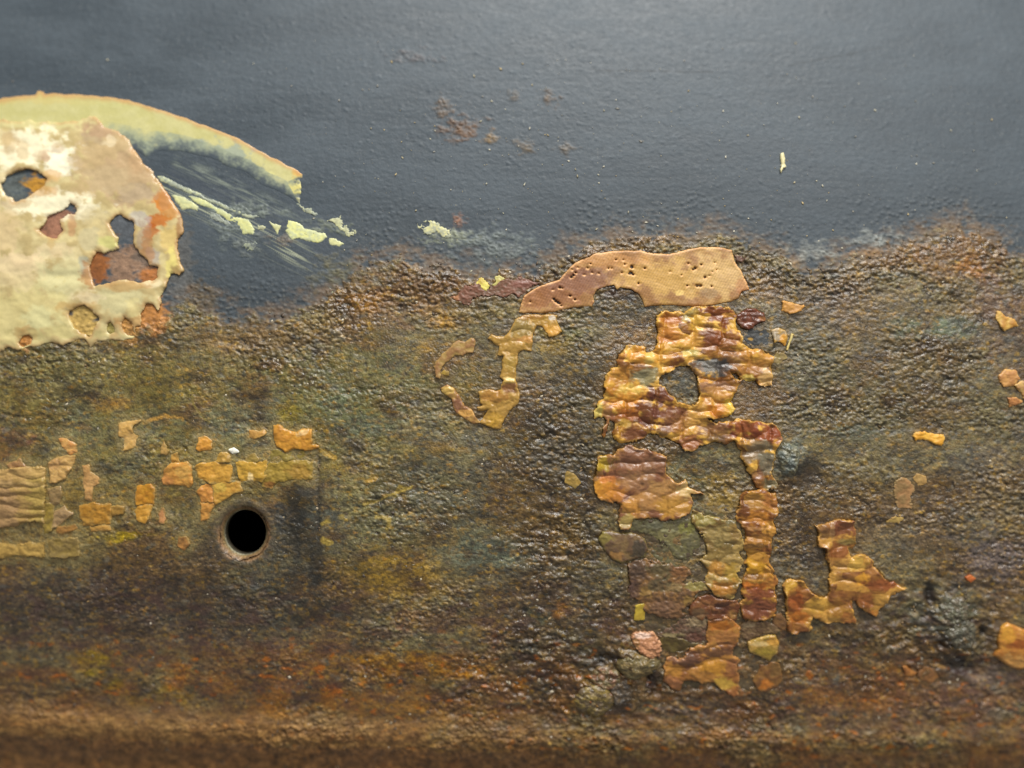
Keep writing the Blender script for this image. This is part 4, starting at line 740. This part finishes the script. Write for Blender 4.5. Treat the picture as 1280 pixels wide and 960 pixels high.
flake('residue_sheet', 'L-shaped amber residue sheet with a pointed right corner, right of the upright column', 'residue flake', z6([(105, 640), (130, 605), (180, 598), (255, 600), (300, 650), (340, 690), (400, 742), (480, 735), (490, 700), (478, 640), (482, 560), (482, 480), (470, 430), (460, 352), (410, 342), (385, 300), (400, 240), (375, 180), (430, 175), (500, 140), (590, 113), (640, 113), (692, 125), (690, 220), (692, 322), (680, 352), (642, 342), (640, 400), (662, 442), (700, 408), (770, 402), (800, 440), (845, 468), (842, 500), (900, 540), (932, 590), (990, 620), (1050, 658), (1095, 664), (1022, 712), (960, 750), (932, 812), (890, 852), (862, 895), (810, 880), (720, 812), (702, 760), (662, 770), (672, 860), (702, 952), (640, 957), (580, 940), (500, 952), (430, 922), (352, 900), (327, 945)]) + Z(960, 720, 4.0, [(215, 266), (160, 270), (126, 292), (94, 270), (90, 200), (80, 120), (65, 42)]),
      (158, 110, 46), (174, 128, 56), thick=3.2, step=.85, rag=2.2, rough=.33, relief=.45, ripple=3.4, pitch=23, curl=4.0, cells=((112, 64, 36), (196, 148, 70)), mottle=12, edge=(196, 150, 76), edge_w=2.2, group=G_AMB,
      patches=pz6([(600, 190, 110, 70, (120, 70, 46), .9), (430, 220, 50, 60, (126, 92, 58), .7), (500, 210, 20, 80, (160, 122, 80), .7), (560, 370, 90, 60, (138, 84, 42), .9), (620, 300, 60, 26, (150, 134, 76), .6), (560, 480, 80, 50, (164, 120, 62), .7), (600, 570, 70, 30, (138, 92, 50), .6), (700, 470, 60, 60, (196, 156, 70), .9), (740, 600, 60, 50, (206, 148, 52), .9), (850, 520, 60, 50, (170, 118, 66), .7), (880, 640, 120, 40, (138, 78, 40), .9), (900, 760, 70, 40, (190, 144, 70), .8), (780, 760, 60, 60, (140, 84, 42), .8), (850, 870, 60, 26, (180, 116, 46), .7), (640, 640, 60, 50, (190, 140, 66), .8), (160, 650, 60, 50, (192, 148, 56), .9), (240, 690, 70, 40, (150, 96, 44), .7), (210, 800, 80, 90, (142, 76, 34), .9), (230, 900, 80, 50, (172, 104, 38), .8), (400, 800, 110, 60, (190, 146, 62), .9), (560, 830, 90, 70, (140, 96, 36), .8), (640, 900, 70, 50, (150, 92, 46), .7), (400, 320, 30, 40, (190, 140, 80), .6)]),
      ptc=[(1000, 735, 14, 8, 1.5), (1055, 650, 14, 6, 1.5), (1100, 738, 14, 10, 1.8)])

# ---- small flakes at the right
zr = lambda p: Z(1120, 360, 6.0, p)
tanf = dict(grow=1.0, thick=2.6, step=.7, rag=1.2, rough=.4, mat=M_DRY, relief=.9, edge=(206, 164, 96), edge_w=1.6, group=G_TAN)
flake('residue_flake', 'small yellow leaf-shaped flake with a thin stalk, high by the right border', 'residue flake', zr([(750, 178), (772, 180), (802, 228), (870, 238), (902, 290), (850, 292), (800, 312), (772, 282), (758, 240)]), (200, 162, 84), (176, 124, 56), **tanf)
flake('residue_flake', 'rounded pinkish-tan flake below the leaf-shaped yellow one', 'residue flake', zr([(763, 662), (820, 620), (880, 622), (910, 680), (895, 715), (880, 722), (810, 738), (770, 702)]), (192, 142, 82), (176, 124, 74), **tanf)
flake('residue_flake', 'pale tan flake cut by the right border, beside the rounded pinkish one', 'residue flake', zr([(890, 732), (930, 705), (1100, 690), (1100, 840), (960, 830), (930, 780)]), (186, 150, 90), (166, 124, 78), **tanf)
flake('residue_flake', 'small orange-tan triangle below the rounded pinkish flake', 'residue flake', zr([(835, 830), (880, 815), (940, 858), (890, 880), (845, 892)]), (184, 126, 72), (150, 100, 60), **tanf)
zq = lambda p: Z(960, 480, 4.0, p)
flake('residue_flake', 'bright yellow wavy chip alone on the right half of the rust', 'residue flake', zq([(722, 258), (740, 245), (780, 240), (800, 252), (825, 256), (868, 255), (874, 280), (862, 306), (840, 300), (810, 284), (770, 274), (735, 280)]), (220, 168, 66), (204, 146, 48), **tanf)
flake('residue_flake', 'upright dusty tan scale under the bright yellow wavy chip', 'residue flake', zq([(622, 512), (640, 480), (665, 468), (700, 490), (722, 512), (708, 590), (722, 622), (690, 612), (650, 618), (632, 560)]), (160, 120, 78), (140, 112, 72), **{**tanf, 'thick': 1.4, 'edge': (166, 142, 96), 'rag': 2})
flake('residue_flake', 'tiny yellow crumb at the upper right of the dusty tan scale', 'residue flake', zq([(728, 470), (745, 450), (785, 465), (780, 490), (745, 502)]), (176, 142, 86), (160, 126, 74), **{**tanf, 'thick': 1.2})
flake('residue_flake', 'tiny pale yellow crescent crumb below the dusty tan scale', 'residue flake', zq([(598, 682), (632, 662), (650, 640), (672, 672), (650, 692)]), (180, 152, 84), (160, 132, 74), **{**tanf, 'thick': 1.2})
flake('residue_flake', 'fleshy amber flake at the lower right border', 'residue flake', Z(1090, 700, 6.0, [(898, 708), (940, 660), (930, 600), (942, 540), (960, 490), (1010, 463), (1080, 500), (1140, 520), (1300, 540), (1300, 790), (1150, 806), (1090, 812), (1030, 795), (960, 750)]), (190, 134, 58), (176, 116, 52), thick=4.0, step=.9, rag=1.0, rough=.34, relief=1.0, puff=3, ripple=1.5, pitch=26, edge=(204, 152, 84), edge_w=2, patches=[(1268, 803, 16, 6, (140, 74, 30), .85), (1255, 790, 10, 12, (200, 144, 52), .8), (1262, 825, 26, 9, (196, 146, 80), .8)], group=G_AMB)
flake('residue_flake', 'small orange sliver low on the right half, above the bottom lip', 'residue flake', Z(1090, 700, 6.0, [(233, 800), (262, 798), (292, 830), (320, 852), (290, 872), (252, 850)]), (176, 118, 58), (150, 98, 52), **{**tanf, 'edge': None})
flake('residue_flake', 'dull orange-brown patch right of the small orange sliver', 'residue flake', Z(1090, 700, 6.0, [(350, 850), (400, 815), (470, 830), (492, 880), (440, 912), (380, 890)]), (136, 94, 52), (116, 82, 52), **{**tanf, 'thick': 1.2, 'edge': None, 'rag': 2.5})
flake('residue_flake', 'tiny curled straw-coloured shaving over the dull orange-brown patch', 'residue flake', Z(1090, 700, 6.0, [(460, 790), (500, 788), (555, 808), (552, 818), (500, 802)]), (176, 134, 84), (160, 120, 74), **{**tanf, 'thick': 1.0, 'step': .5, 'rag': .4})
flake('residue_flake', 'small tan chip right of the upper amber sheet, above the splinter', 'residue flake', Z(960, 260, 4.0, [(68, 470), (110, 474), (182, 488), (162, 515), (120, 527), (72, 515)]), (178, 128, 66), (196, 142, 70), **{**tanf, 'thick': 3})
flake('residue_flake', 'tiny bright orange chip in the rust just above the right end of the lip', 'residue flake', Z(1090, 700, 6.0, [(700, 130), (735, 118), (768, 140), (735, 166), (708, 155)]), (190, 104, 50), (170, 92, 44), **{**tanf, 'thick': 1.4, 'edge': None})

# ---- ochre chips round the drilled hole
z7 = lambda p: Z(0, 500, 5.333, p)
zh = lambda p: Z(180, 500, 5.333, p)
zk = lambda p: Z(0, 560, 6.0, p)
sq = dict(grow=1.5, thick=2.2, lift=1.0, step=.75, rag=1.3, rough=.38, relief=1.1, curl=1.8, mottle=8, ew=5.0, grain=.2, edge=(150, 126, 74), edge_w=2.2, group=G_SQ)
O1, O2 = (184, 146, 76), (164, 126, 60)
O3, O4 = (170, 130, 60), (150, 114, 50)
B1, B2 = (196, 158, 96), (178, 140, 82)
def chip(poly, label, a=O1, b=O2, **k):
    kw = dict(sq); kw.update(k)
    return flake('residue_chip', label, 'residue chip', poly, a, b, **kw)
chip(z7([(403, 265), (440, 255), (510, 298), (516, 350), (470, 362), (435, 320)]), 'tan tilted chip standing above the folded buff chip at left', (204, 156, 90), (190, 134, 74))
chip(z7([(343, 420), (400, 385), (492, 373), (486, 440), (470, 472), (430, 532), (350, 547), (343, 490)]), 'folded buff chip of two lobes right of the ridged slab', B1, B2, ripple=2.2, pitch=14, patches=[(68, 578, 10, 8, (164, 124, 80), .6)])
chip(z7([(560, 440), (590, 430), (602, 480), (650, 510), (662, 550), (620, 580), (612, 672), (575, 662), (580, 590), (563, 540)]), 'narrow buff flake with a rounded bulge, right of the folded buff chip', (190, 148, 92), (178, 136, 82))
chip(z7([(545, 705), (640, 690), (742, 700), (742, 820), (560, 832)]), 'broad ochre rectangle with upright grooves, left of the small upright pair', O3, (166, 118, 40), patches=[(120, 638, 20, 12, (176, 126, 44), .6)], ripple=.8, pitch=11)
chip(z7([(750, 712), (825, 710), (827, 755), (755, 757)]), 'tiny ochre square at the right side of the grooved rectangle', O3, O4, thick=2.4)
chip(z7([(610, 846), (735, 834), (737, 866), (620, 876)]), 'thin flat buff sliver under the grooved ochre rectangle', (196, 152, 80), (180, 136, 66), thick=2.4)
chip(z7([(922, 580), (1010, 565), (1032, 600), (1022, 692), (928, 692)]), 'upper of two stacked deep ochre blocks standing alone', (186, 132, 40), (176, 120, 36))
chip(z7([(903, 745), (925, 703), (1012, 700), (1002, 770), (975, 817), (935, 810)]), 'lower of two stacked deep ochre blocks, cut to a point', (196, 148, 62), (180, 130, 46))
chip(z7([(800, 160), (935, 133), (882, 165), (886, 225), (917, 240), (907, 300), (840, 332), (830, 260), (800, 242)]), 'pale buff two-step chip on its own high above the ochre blocks', B1, (190, 150, 82))
chip(z7([(1060, 760), (1085, 725), (1107, 780), (1100, 810), (1068, 810)]), 'tiny pinkish chip right of the pointed ochre block', (200, 148, 92), (180, 128, 80), thick=2)
chip(z7([(1080, 350), (1095, 280), (1118, 345), (1112, 360)]), 'small buff thorn-shaped chip above the ochre brick by the hole', (186, 148, 84), (170, 134, 74), thick=1.6)
chip(z7([(-260, 470), (0, 470), (100, 460), (190, 448), (305, 455), (308, 600), (302, 700), (300, 815), (240, 800), (150, 815), (90, 835), (0, 850), (-260, 850)]), 'wide ridged tan slab at the left border', (168, 138, 80), (158, 126, 74), ripple=3.0, pitch=13.5, seams=.12, mat=M_DRY, rough=.42, thick=3.0, relief=.5, grain=.05,
     patches=[(50, 610, 14, 50, (156, 134, 66), .6), (10, 640, 16, 40, (150, 116, 86), .6), (30, 590, 40, 8, (184, 148, 92), .6), (20, 605, 50, 4, (186, 154, 100), .5)])
chip(z7([(70, 432), (140, 390), (192, 446), (80, 452)]), 'small dusky triangle on top of the ridged tan slab', (164, 124, 78), (140, 104, 66))
chip(zk([(-260, 722), (0, 720), (200, 722), (330, 708), (332, 800), (290, 812), (260, 800), (220, 822), (130, 790), (80, 816), (-260, 816)]), 'long flat ochre bar under the ridged tan slab', (174, 142, 76), (160, 128, 66), mat=M_DRY, rough=.42, thick=2.6)
chip(zk([(372, 310), (462, 298), (472, 350), (450, 412), (410, 430), (380, 400)]), 'dull buff square between the ridged slab and the bulged narrow flake', (150, 122, 80), (138, 114, 74), thick=2.2)
chip(zk([(430, 470), (480, 442), (500, 475), (545, 492), (470, 545), (410, 592), (405, 540)]), 'pointed grey-tan wedge with a dark shadow under its right side', (166, 136, 94), (150, 122, 84))
chip(zk([(330, 430), (390, 420), (405, 540), (400, 620), (350, 630), (320, 560)]), 'narrow olive-yellow strip along the right edge of the ridged slab', (150, 126, 54), (138, 116, 56), thick=2.0, rag=1.8)
chip(zk([(440, 592), (560, 580), (582, 610), (470, 642), (430, 630)]), 'flat brownish-yellow chip below the grey-tan wedge', (166, 122, 62), (150, 108, 54))
chip(zk([(372, 700), (440, 685), (582, 675), (592, 800), (500, 820), (400, 810)]), 'dull olive block, lowest of the left chips', (136, 114, 60), (124, 104, 60), thick=2.2, mat=M_DRY, rough=.45)
chip(zh([(125, 522), (150, 460), (190, 425), (300, 418), (322, 440), (322, 552), (305, 580), (290, 565), (140, 557)]), 'plump ochre brick-shaped chip, farthest left of the row above the hole', (206, 152, 72), (190, 134, 62), puff=1.5, relief=1.0, patches=[(208, 600, 10, 8, (198, 134, 74), .7), (230, 590, 10, 8, (206, 162, 84), .7)])
chip(zh([(187, 412), (190, 370), (220, 358), (237, 408)]), 'small nub of residue on top of the plump brick-shaped chip', (200, 154, 76), (184, 138, 62), thick=2.2)
chip(zh([(358, 325), (372, 262), (410, 245), (452, 270), (446, 322), (370, 337)]), 'rounded orange-ochre dot above the row of chips', (204, 146, 58), (190, 132, 54))
chip(zh([(348, 460), (390, 425), (480, 420), (580, 428), (582, 540), (450, 547), (440, 535), (370, 522)]), 'long ochre chip in the middle of the row above the hole', (196, 148, 62), (184, 138, 54), patches=[(258, 590, 10, 10, (206, 150, 60), .6)])
chip(zh([(450, 555), (582, 547), (640, 548), (660, 600), (600, 622), (540, 662), (480, 690), (470, 600)]), 'yellow-ochre chip tapering down towards the upper left rim of the hole', (190, 146, 62), (176, 130, 54), patches=[(275, 606, 8, 8, (198, 168, 76), .7)])
chip(zh([(360, 612), (400, 565), (455, 560), (466, 605), (465, 672), (385, 678), (382, 640)]), 'orange-tan chip left of the tapering yellow-ochre one', (202, 142, 68), (188, 128, 60))
chip(zh([(384, 690), (450, 682), (478, 692), (455, 730), (440, 782), (385, 802)]), 'lowest tan chip of the row, pointing down beside the hole', (194, 140, 68), (184, 130, 60))
chip(zh([(480, 412), (520, 350), (562, 358), (577, 412)]), 'ragged yellow nub on top of the long ochre chip', (186, 146, 66), (166, 130, 60), thick=2, rag=1.6)
chip(zh([(622, 425), (720, 415), (816, 403), (832, 480), (790, 542), (700, 535), (650, 540)]), 'grooved yellow chip with a white nick, right of the long ochre chip', (192, 150, 60), (176, 138, 52), patches=[(314, 597, 4, 6, (232, 206, 150), .8)], ripple=.8, pitch=14)
chip(zh([(690, 405), (700, 385), (745, 360), (758, 385), (745, 408)]), 'little ragged yellow crumb on top of the grooved yellow chip', (160, 136, 66), (148, 124, 62), thick=1.6, rag=1.5)
chip(zh([(838, 432), (900, 420), (1020, 410), (1122, 405), (1122, 520), (1000, 527), (900, 542), (862, 582), (800, 565), (802, 545)]), 'long dull olive-yellow chip at the right end of the row above the hole', (154, 128, 54), (142, 118, 52), mat=M_DRY, rough=.42, relief=1.2, rag=1.6, patches=[(340, 606, 8, 5, (128, 76, 40), .7), (375, 590, 14, 10, (164, 124, 56), .6)])
chip(zh([(868, 172), (910, 168), (952, 205), (1020, 215), (1060, 198), (1117, 198), (1122, 300), (1162, 312), (1110, 332), (1000, 315), (940, 337), (890, 302), (874, 260)]), 'bright ochre notched chip, uppermost right near the etched corner', (198, 142, 52), (184, 128, 46), thick=4.0, relief=1.0, curl=1.4, patches=[(378, 541, 7, 4, (226, 190, 130), .8), (350, 535, 6, 12, (176, 120, 40), .5)])
chip(zh([(703, 205), (800, 203), (812, 220), (740, 252), (708, 248)]), 'slim buff sliver left of the bright ochre notched chip', (196, 150, 76), (180, 136, 70), thick=2.4)
chip(zh([(820, 347), (1000, 345), (1075, 350), (1082, 390), (1030, 402), (900, 380), (830, 377)]), 'faint olive film under the bright ochre notched chip', (140, 122, 58), (128, 112, 58), thick=1.0, mat=M_DRY, rag=3, sink=1.0, edge=None)
chip(zh([(233, 922), (290, 913), (312, 960), (280, 985), (240, 967)]), 'small orange-brown chip at the lower left of the hole', (176, 124, 64), (150, 108, 60), thick=1.8, rag=1.4)
chip(zh([(573, 332), (598, 324), (626, 345), (595, 352)]), 'tiny stark white fleck above the grooved yellow chip', (236, 234, 222), (226, 222, 206), thick=2.2, step=.5, rag=.3, edge=None, group=None)
chip([(709, 589), (717, 592), (725, 602), (718, 609), (707, 603)], 'single olive-yellow chip alone left of the amber-orange flake', (156, 126, 60), (132, 110, 58), thick=1.8, step=.6, rag=1.0, group=None)
flake('paint_sliver', 'lone upright cream sliver on the bare slate paint at upper right', 'paint chip', [(974.5, 193), (979, 191), (980.5, 199), (980, 205), (982, 209), (978, 211), (975.5, 217), (974.5, 213), (976.5, 206), (975.5, 200)], (212, 204, 160), (196, 186, 136), thick=1.6, step=.45, rag=.5, mat=M_CREAM, relief=.2)


# outlines whose neighbourhood keeps a thin film of old residue
def residue_film(px, py):
    t = np.full(px.shape, 30.0); ta = np.full(px.shape, 30.0)
    for (a, k) in FLAKES:
        poly = np.asarray(a[3], float)
        x0, y0 = poly.min(0) - 16; x1, y1 = poly.max(0) + 16
        jx0, jx1 = np.searchsorted(px[0], [x0, x1]); jy0, jy1 = np.searchsorted(py[:, 0], [y0, y1])
        if jx1 <= jx0 or jy1 <= jy0: continue
        sl = (slice(jy0, jy1), slice(jx0, jx1))
        dq = sdf(poly, px[sl], py[sl])
        for hp in k.get('holes', ()):
            dq = np.maximum(dq, -sdf(hp, px[sl], py[sl]))
        if k.get('thick', 2.5) >= 1.6 and not k.get('sink'): ta[sl] = np.minimum(ta[sl], dq)
        if k.get('group') in (G_AMB, G_SQ, G_TAN) and np.ptp(poly[:, 0]) >= 8:
            t[sl] = np.minimum(t[sl], dq)
    return t, ta

# ------------------------------------------------------------------ the casing
panel = bpy.data.objects.new('steel_panel', None)
COL.objects.link(panel)
tag(panel, 'curved steel panel, slate grey paint above, brown rust below, one drilled hole', 'metal panel')

def axis(a, b, lo, hi, st, coarse):
    mid = np.arange(a, b + st * .5, st)
    n1 = int((a - lo) / coarse); n2 = int((hi - mid[-1]) / coarse)
    return np.concatenate([np.linspace(lo, a, n1 + 1)[:-1], mid, np.linspace(mid[-1], hi, n2 + 1)[1:]])

gx = axis(-14, 1294, -700, 1980, 1.22, 9.0)
gy = axis(-14, 974, -560, 1300, 1.22, 9.0)
PX, PY = np.meshgrid(gx, gy)
Hh, TINT, MR, DL = plate_fields(PX, PY)
FD, FA = residue_film(PX, PY)
fn = fbm(PX / 13, PY / 9, 3, 311); fn2 = fbm(PX / 5, PY / 4, 2, 317)
leftw = sst(560, 440, PX)
film = (.46 + .42 * leftw) * sst(9 + 5 * leftw, 0, FD + 14 * fn + 8 * fn2) * (MR > 0)
TINT[..., :3] = mix(TINT[..., :3], mix(mix(lin((96, 80, 54)), lin((140, 108, 58)), sst(-.1, .35, fn + fn2)), mix(lin((122, 108, 66)), lin((160, 130, 68)), sst(-.1, .35, fn + fn2)), leftw), film)
Hh = Hh + .8 * film
# the crust lies flat where a flake covers it
und = sst(.3, -2.2, FA)
B0 = base_h(PX, PY)
Hh = B0 + (Hh - B0) * (1 - .9 * und)
# open the drilled hole: faces wholly inside go, the inner ring of points is drawn onto the rim
rr = hole_r(PX, PY)
ins = rr < 1.0
ny, nx = PX.shape
idx = np.arange(ny * nx).reshape(ny, nx)
allin = ins[:-1, :-1] & ins[1:, :-1] & ins[:-1, 1:] & ins[1:, 1:]
qx = np.where(ins, HX + (PX - HX) / np.maximum(rr, 1e-3), PX)
qy = np.where(ins, HY + (PY - HY) / np.maximum(rr, 1e-3), PY)
near = ins & (rr > .8)
PX2 = np.where(near, qx, PX); PY2 = np.where(near, qy, PY)
V = to3d(PX2, PY2, Hh).reshape(-1, 3)
T = TINT.reshape(-1, 4)
quads = np.stack([idx[:-1, :-1], idx[1:, :-1], idx[1:, 1:], idx[:-1, 1:]], -1)
mc = .25 * (MR[:-1, :-1] + MR[1:, :-1] + MR[:-1, 1:] + MR[1:, 1:])
lc = .25 * (DL[:-1, :-1] + DL[1:, :-1] + DL[:-1, 1:] + DL[1:, 1:])
zone = np.where(mc < 0, 0, np.where(lc < 30, 2, 1))
for zid, nm, mat in ((0, 'slate_paint', M_SLATE), (1, 'rust_crust', M_RUST), (2, 'rolled_lip', M_LIP)):
    F = quads[(zone == zid) & ~allin]
    used = np.unique(F)
    remap = np.full(ny * nx, -1, np.int64); remap[used] = np.arange(len(used))
    mesh_obj(nm, V[used], remap[F], T[used], mat, panel)

# bore of the hole: worn chamfer, straight wall, then an added near-black cup
def bore():
    n = 96
    prof = [(1.03, 0.0, (112, 92, 70)), (.985, -2.0, (134, 106, 76)), (.93, -5, (140, 114, 76)), (.885, -8, (122, 108, 76)), (.872, -9, (170, 166, 140)), (.865, -11, (90, 86, 72)),
            (.86, -22, (60, 52, 40))]
    v = []; t = []; rnd = np.random.RandomState(3)
    for k, (r, h, c) in enumerate(prof):
        for i in range(n):
            a = 2 * math.pi * i / n
            wv = 1 + (.03 * math.sin(3 * a + 1) + .02 * math.sin(7 * a + 2) + .02 * rnd.randn()) * max(0, 1 - k / 4.0)
            px, py = HX + HRX * r * wv * math.cos(a), HY + HRY * r * wv * math.sin(a)
            v.append(to3d(px, py, 0) + np.array([0, -h * U, 0]))
            t.append(np.append(lin(c) * (.75 + .5 * rnd.rand()), .38))
    f = [(k * n + i, k * n + (i + 1) % n, (k + 1) * n + (i + 1) % n, (k + 1) * n + i) for k in range(len(prof) - 1) for i in range(n)]
    f = [q[::-1] for q in f]
    b = mesh_obj('drilled_hole', v, f, t, M_RUST, panel)
    # added closed cup behind the plate stops light leaking through the hole
    v2 = []; t2 = []
    c0 = to3d(HX, HY, 0)
    rings = [(.86, 22), (1.6, 24), (2.6, 60), (2.6, 300), (0.01, 301)]
    for (r, dd) in rings:
        for i in range(n):
            a = 2 * math.pi * i / n
            q = to3d(HX + HRX * .86 * math.cos(a), HY + HRY * .86 * math.sin(a), 0)
            q = c0 + (q - c0) * (r / .86); q[1] = (c0[1] if r > 1 else q[1]) + dd * U
            v2.append(q); t2.append((.01, .01, .01, .9))
    f2 = [(k * n + i, k * n + (i + 1) % n, (k + 1) * n + (i + 1) % n, (k + 1) * n + i)[::-1] for k in range(len(rings) - 1) for i in range(n)]
    hol = mesh_obj('hole_light_stop', v2, f2, t2, M_DARK, panel)
    hol.parent = b
bore()

for a_, k_ in FLAKES:
    build_flake(*a_, **k_)

# ---- rust lumps standing out of the crust: parts of the panel
def nodule(px, py, rx, ry, hgt, c1, c2, seed):
    n = 46
    v = []; t = []
    X, Y = np.meshgrid(np.linspace(-1, 1, n), np.linspace(-1, 1, n))
    r = np.sqrt(X * X + Y * Y); th = np.arctan2(Y, X)
    # square to disc
    k = np.maximum(abs(X), abs(Y)) / np.maximum(r, 1e-6)
    x = X * k; y = Y * k; r = np.hypot(x, y)
    out = 1 + .22 * perlin(1.3 * np.cos(th) + seed, 1.3 * np.sin(th) + 3, seed) + .10 * perlin(4 * np.cos(th) + seed, 4 * np.sin(th), seed + 1)
    ax = px + rx * x * out; ay = py + ry * y * out
    f1, i1 = worley(ax / 9 + .4 * fbm(ax / 6, ay / 6, 2, seed), ay / 7.5, seed)
    f2, i2 = worley(ax / 4.2, ay / 3.6, seed + 2)
    h = 1.0 * hgt * np.sqrt(np.clip(1 - r ** 2.4, 0, 1)) * (.75 + .5 * fbm(ax / 17, ay / 14, 3, seed + 3)) + (1.8 * (1 - np.minimum(f1, 1)) + 1.4 * (1 - np.minimum(f2, 1)) + 3.2 * fbm(ax / 8, ay / 7, 4, seed + 8)) * sst(1.0, .7, r) - 3 * sst(.9, 1.0, r)
    P = to3d(ax, ay, base_h(ax, ay) + h)
    c = mix(lin(c1), lin(c2), sst(-.3, .35, fbm(ax / 10, ay / 8, 3, seed + 5)))
    c = mix(c, lin((64, 54, 42)), .5 * sst(.1, .5, fbm(ax / 7, ay / 6, 3, seed + 9))) * (.75 + .5 * i2)[..., None]
    tint = np.concatenate([c, np.full(c.shape[:2] + (1,), .42)], -1)
    idx_ = np.arange(n * n).reshape(n, n)
    q = np.stack([idx_[:-1, :-1], idx_[1:, :-1], idx_[1:, 1:], idx_[:-1, 1:]], -1).reshape(-1, 4)
    return mesh_obj('rust_nodule', P.reshape(-1, 3), q, tint.reshape(-1, 4), M_RUST, panel)
nodule(797, 831, 27, 17, 8, (104, 92, 58), (128, 108, 66), 201)
nodule(757, 846, 20, 15, 7, (112, 98, 62), (120, 84, 58), 207)
nodule(742, 874, 27, 22, 8, (130, 110, 54), (104, 88, 66), 213)
nodule(776, 864, 16, 18, 5, (96, 78, 54), (84, 78, 72), 219)
nodule(800, 862, 14, 18, 4, (96, 76, 42), (112, 84, 48), 225)
nodule(1192, 762, 20, 20, 6, (88, 86, 66), (100, 88, 70), 231)
nodule(1200, 792, 22, 20, 6, (84, 82, 66), (98, 90, 72), 237)
nodule(984, 574, 15, 22, 6, (94, 100, 92), (104, 100, 76), 243)

# ---- loose grit: too many to count
def grit(name, label, n, region, size, cols, mat, seed, cat, zs=.6):
    r = np.random.RandomState(seed)
    bx = np.array([[-1, 0, 0], [1, 0, 0], [0, -1, 0], [0, 1, 0], [0, 0, -1], [0, 0, 1]], float)
    fs = np.array([[4, 0, 2], [4, 2, 1], [4, 1, 3], [4, 3, 0], [5, 2, 0], [5, 1, 2], [5, 3, 1], [5, 0, 3]])
    px, py, ok = region(r, n)
    px, py = px[ok], py[ok]; n = len(px)
    sz = size[0] + (size[1] - size[0]) * r.rand(n) ** 2.8
    off = bx[None] * (.6 + .8 * r.rand(n, 6, 1)) * sz[:, None, None]
    a = r.rand(n) * 6.283; st = 1 + 1.4 * r.rand(n)
    ca, sa = np.cos(a)[:, None], np.sin(a)[:, None]
    lx = off[..., 0] * st[:, None]; lz = off[..., 1]
    h0 = base_h(px, py)
    P = to3d(px[:, None] + lx * ca - lz * sa, py[:, None] + lx * sa + lz * ca, (h0[:, None] + .6) - off[..., 2] * zs)
    F = (fs[None] + 6 * np.arange(n)[:, None, None]).reshape(-1, 3)
    C = np.array([lin(c) for c in cols])[r.randint(len(cols), size=n)] * (.7 + .5 * r.rand(n))[:, None]
    T = np.repeat(np.concatenate([C, np.full((n, 1), .5)], 1), 6, 0)
    o = mesh_obj(name, P.reshape(-1, 3), F, T, mat)
    return tag(o, label, cat, kind='stuff')
def reg_slate(r, n):
    px = r.rand(n) * 1300 - 10; py = 50 + 300 * (r.rand(n) ** .7)
    m = rust_mask(px, py)
    dens = .25 + .75 * np.exp(-((px - 740) / 260) ** 2)
    return px, py, (m < -4) & (r.rand(n) < dens) & ~((px < 385) & (py > 110))
def reg_rust(r, n):
    px = r.rand(n) * 1300 - 10; py = 290 + 680 * r.rand(n)
    m = rust_mask(px, py)
    clump = fbm(px / 40, py / 24, 3, 401)
    fa = FA[np.clip(np.searchsorted(gy, py), 0, len(gy) - 1), np.clip(np.searchsorted(gx, px), 0, len(gx) - 1)]
    return px, py, (m > -6) & ~((px < 225) & (py < 440)) & (hole_r(px, py) > 1.25) & (fa > 2.5) & (clump + .25 * r.randn(n) > .0)
grit('paint_specks', 'pale specks of paint and dust scattered over the slate grey paint', 1200, reg_slate, (.3, 1.3), [(190, 184, 160), (170, 160, 130), (206, 200, 180), (150, 146, 136), (186, 166, 120)], M_DRY, 5, 'specks', .25)
grit('rust_grains', 'loose brown and ochre rust grains, some painted pale as glints, strewn over the corroded surface', 25000, reg_rust, (.6, 2.4), [(96, 80, 60), (120, 98, 62), (84, 72, 60), (140, 112, 64), (112, 106, 92), (66, 54, 44), (150, 136, 110), (196, 184, 160), (110, 88, 60), (78, 64, 50)], M_RUST, 6, 'grains', .45)  # palest tones are painted glints among the rust grains
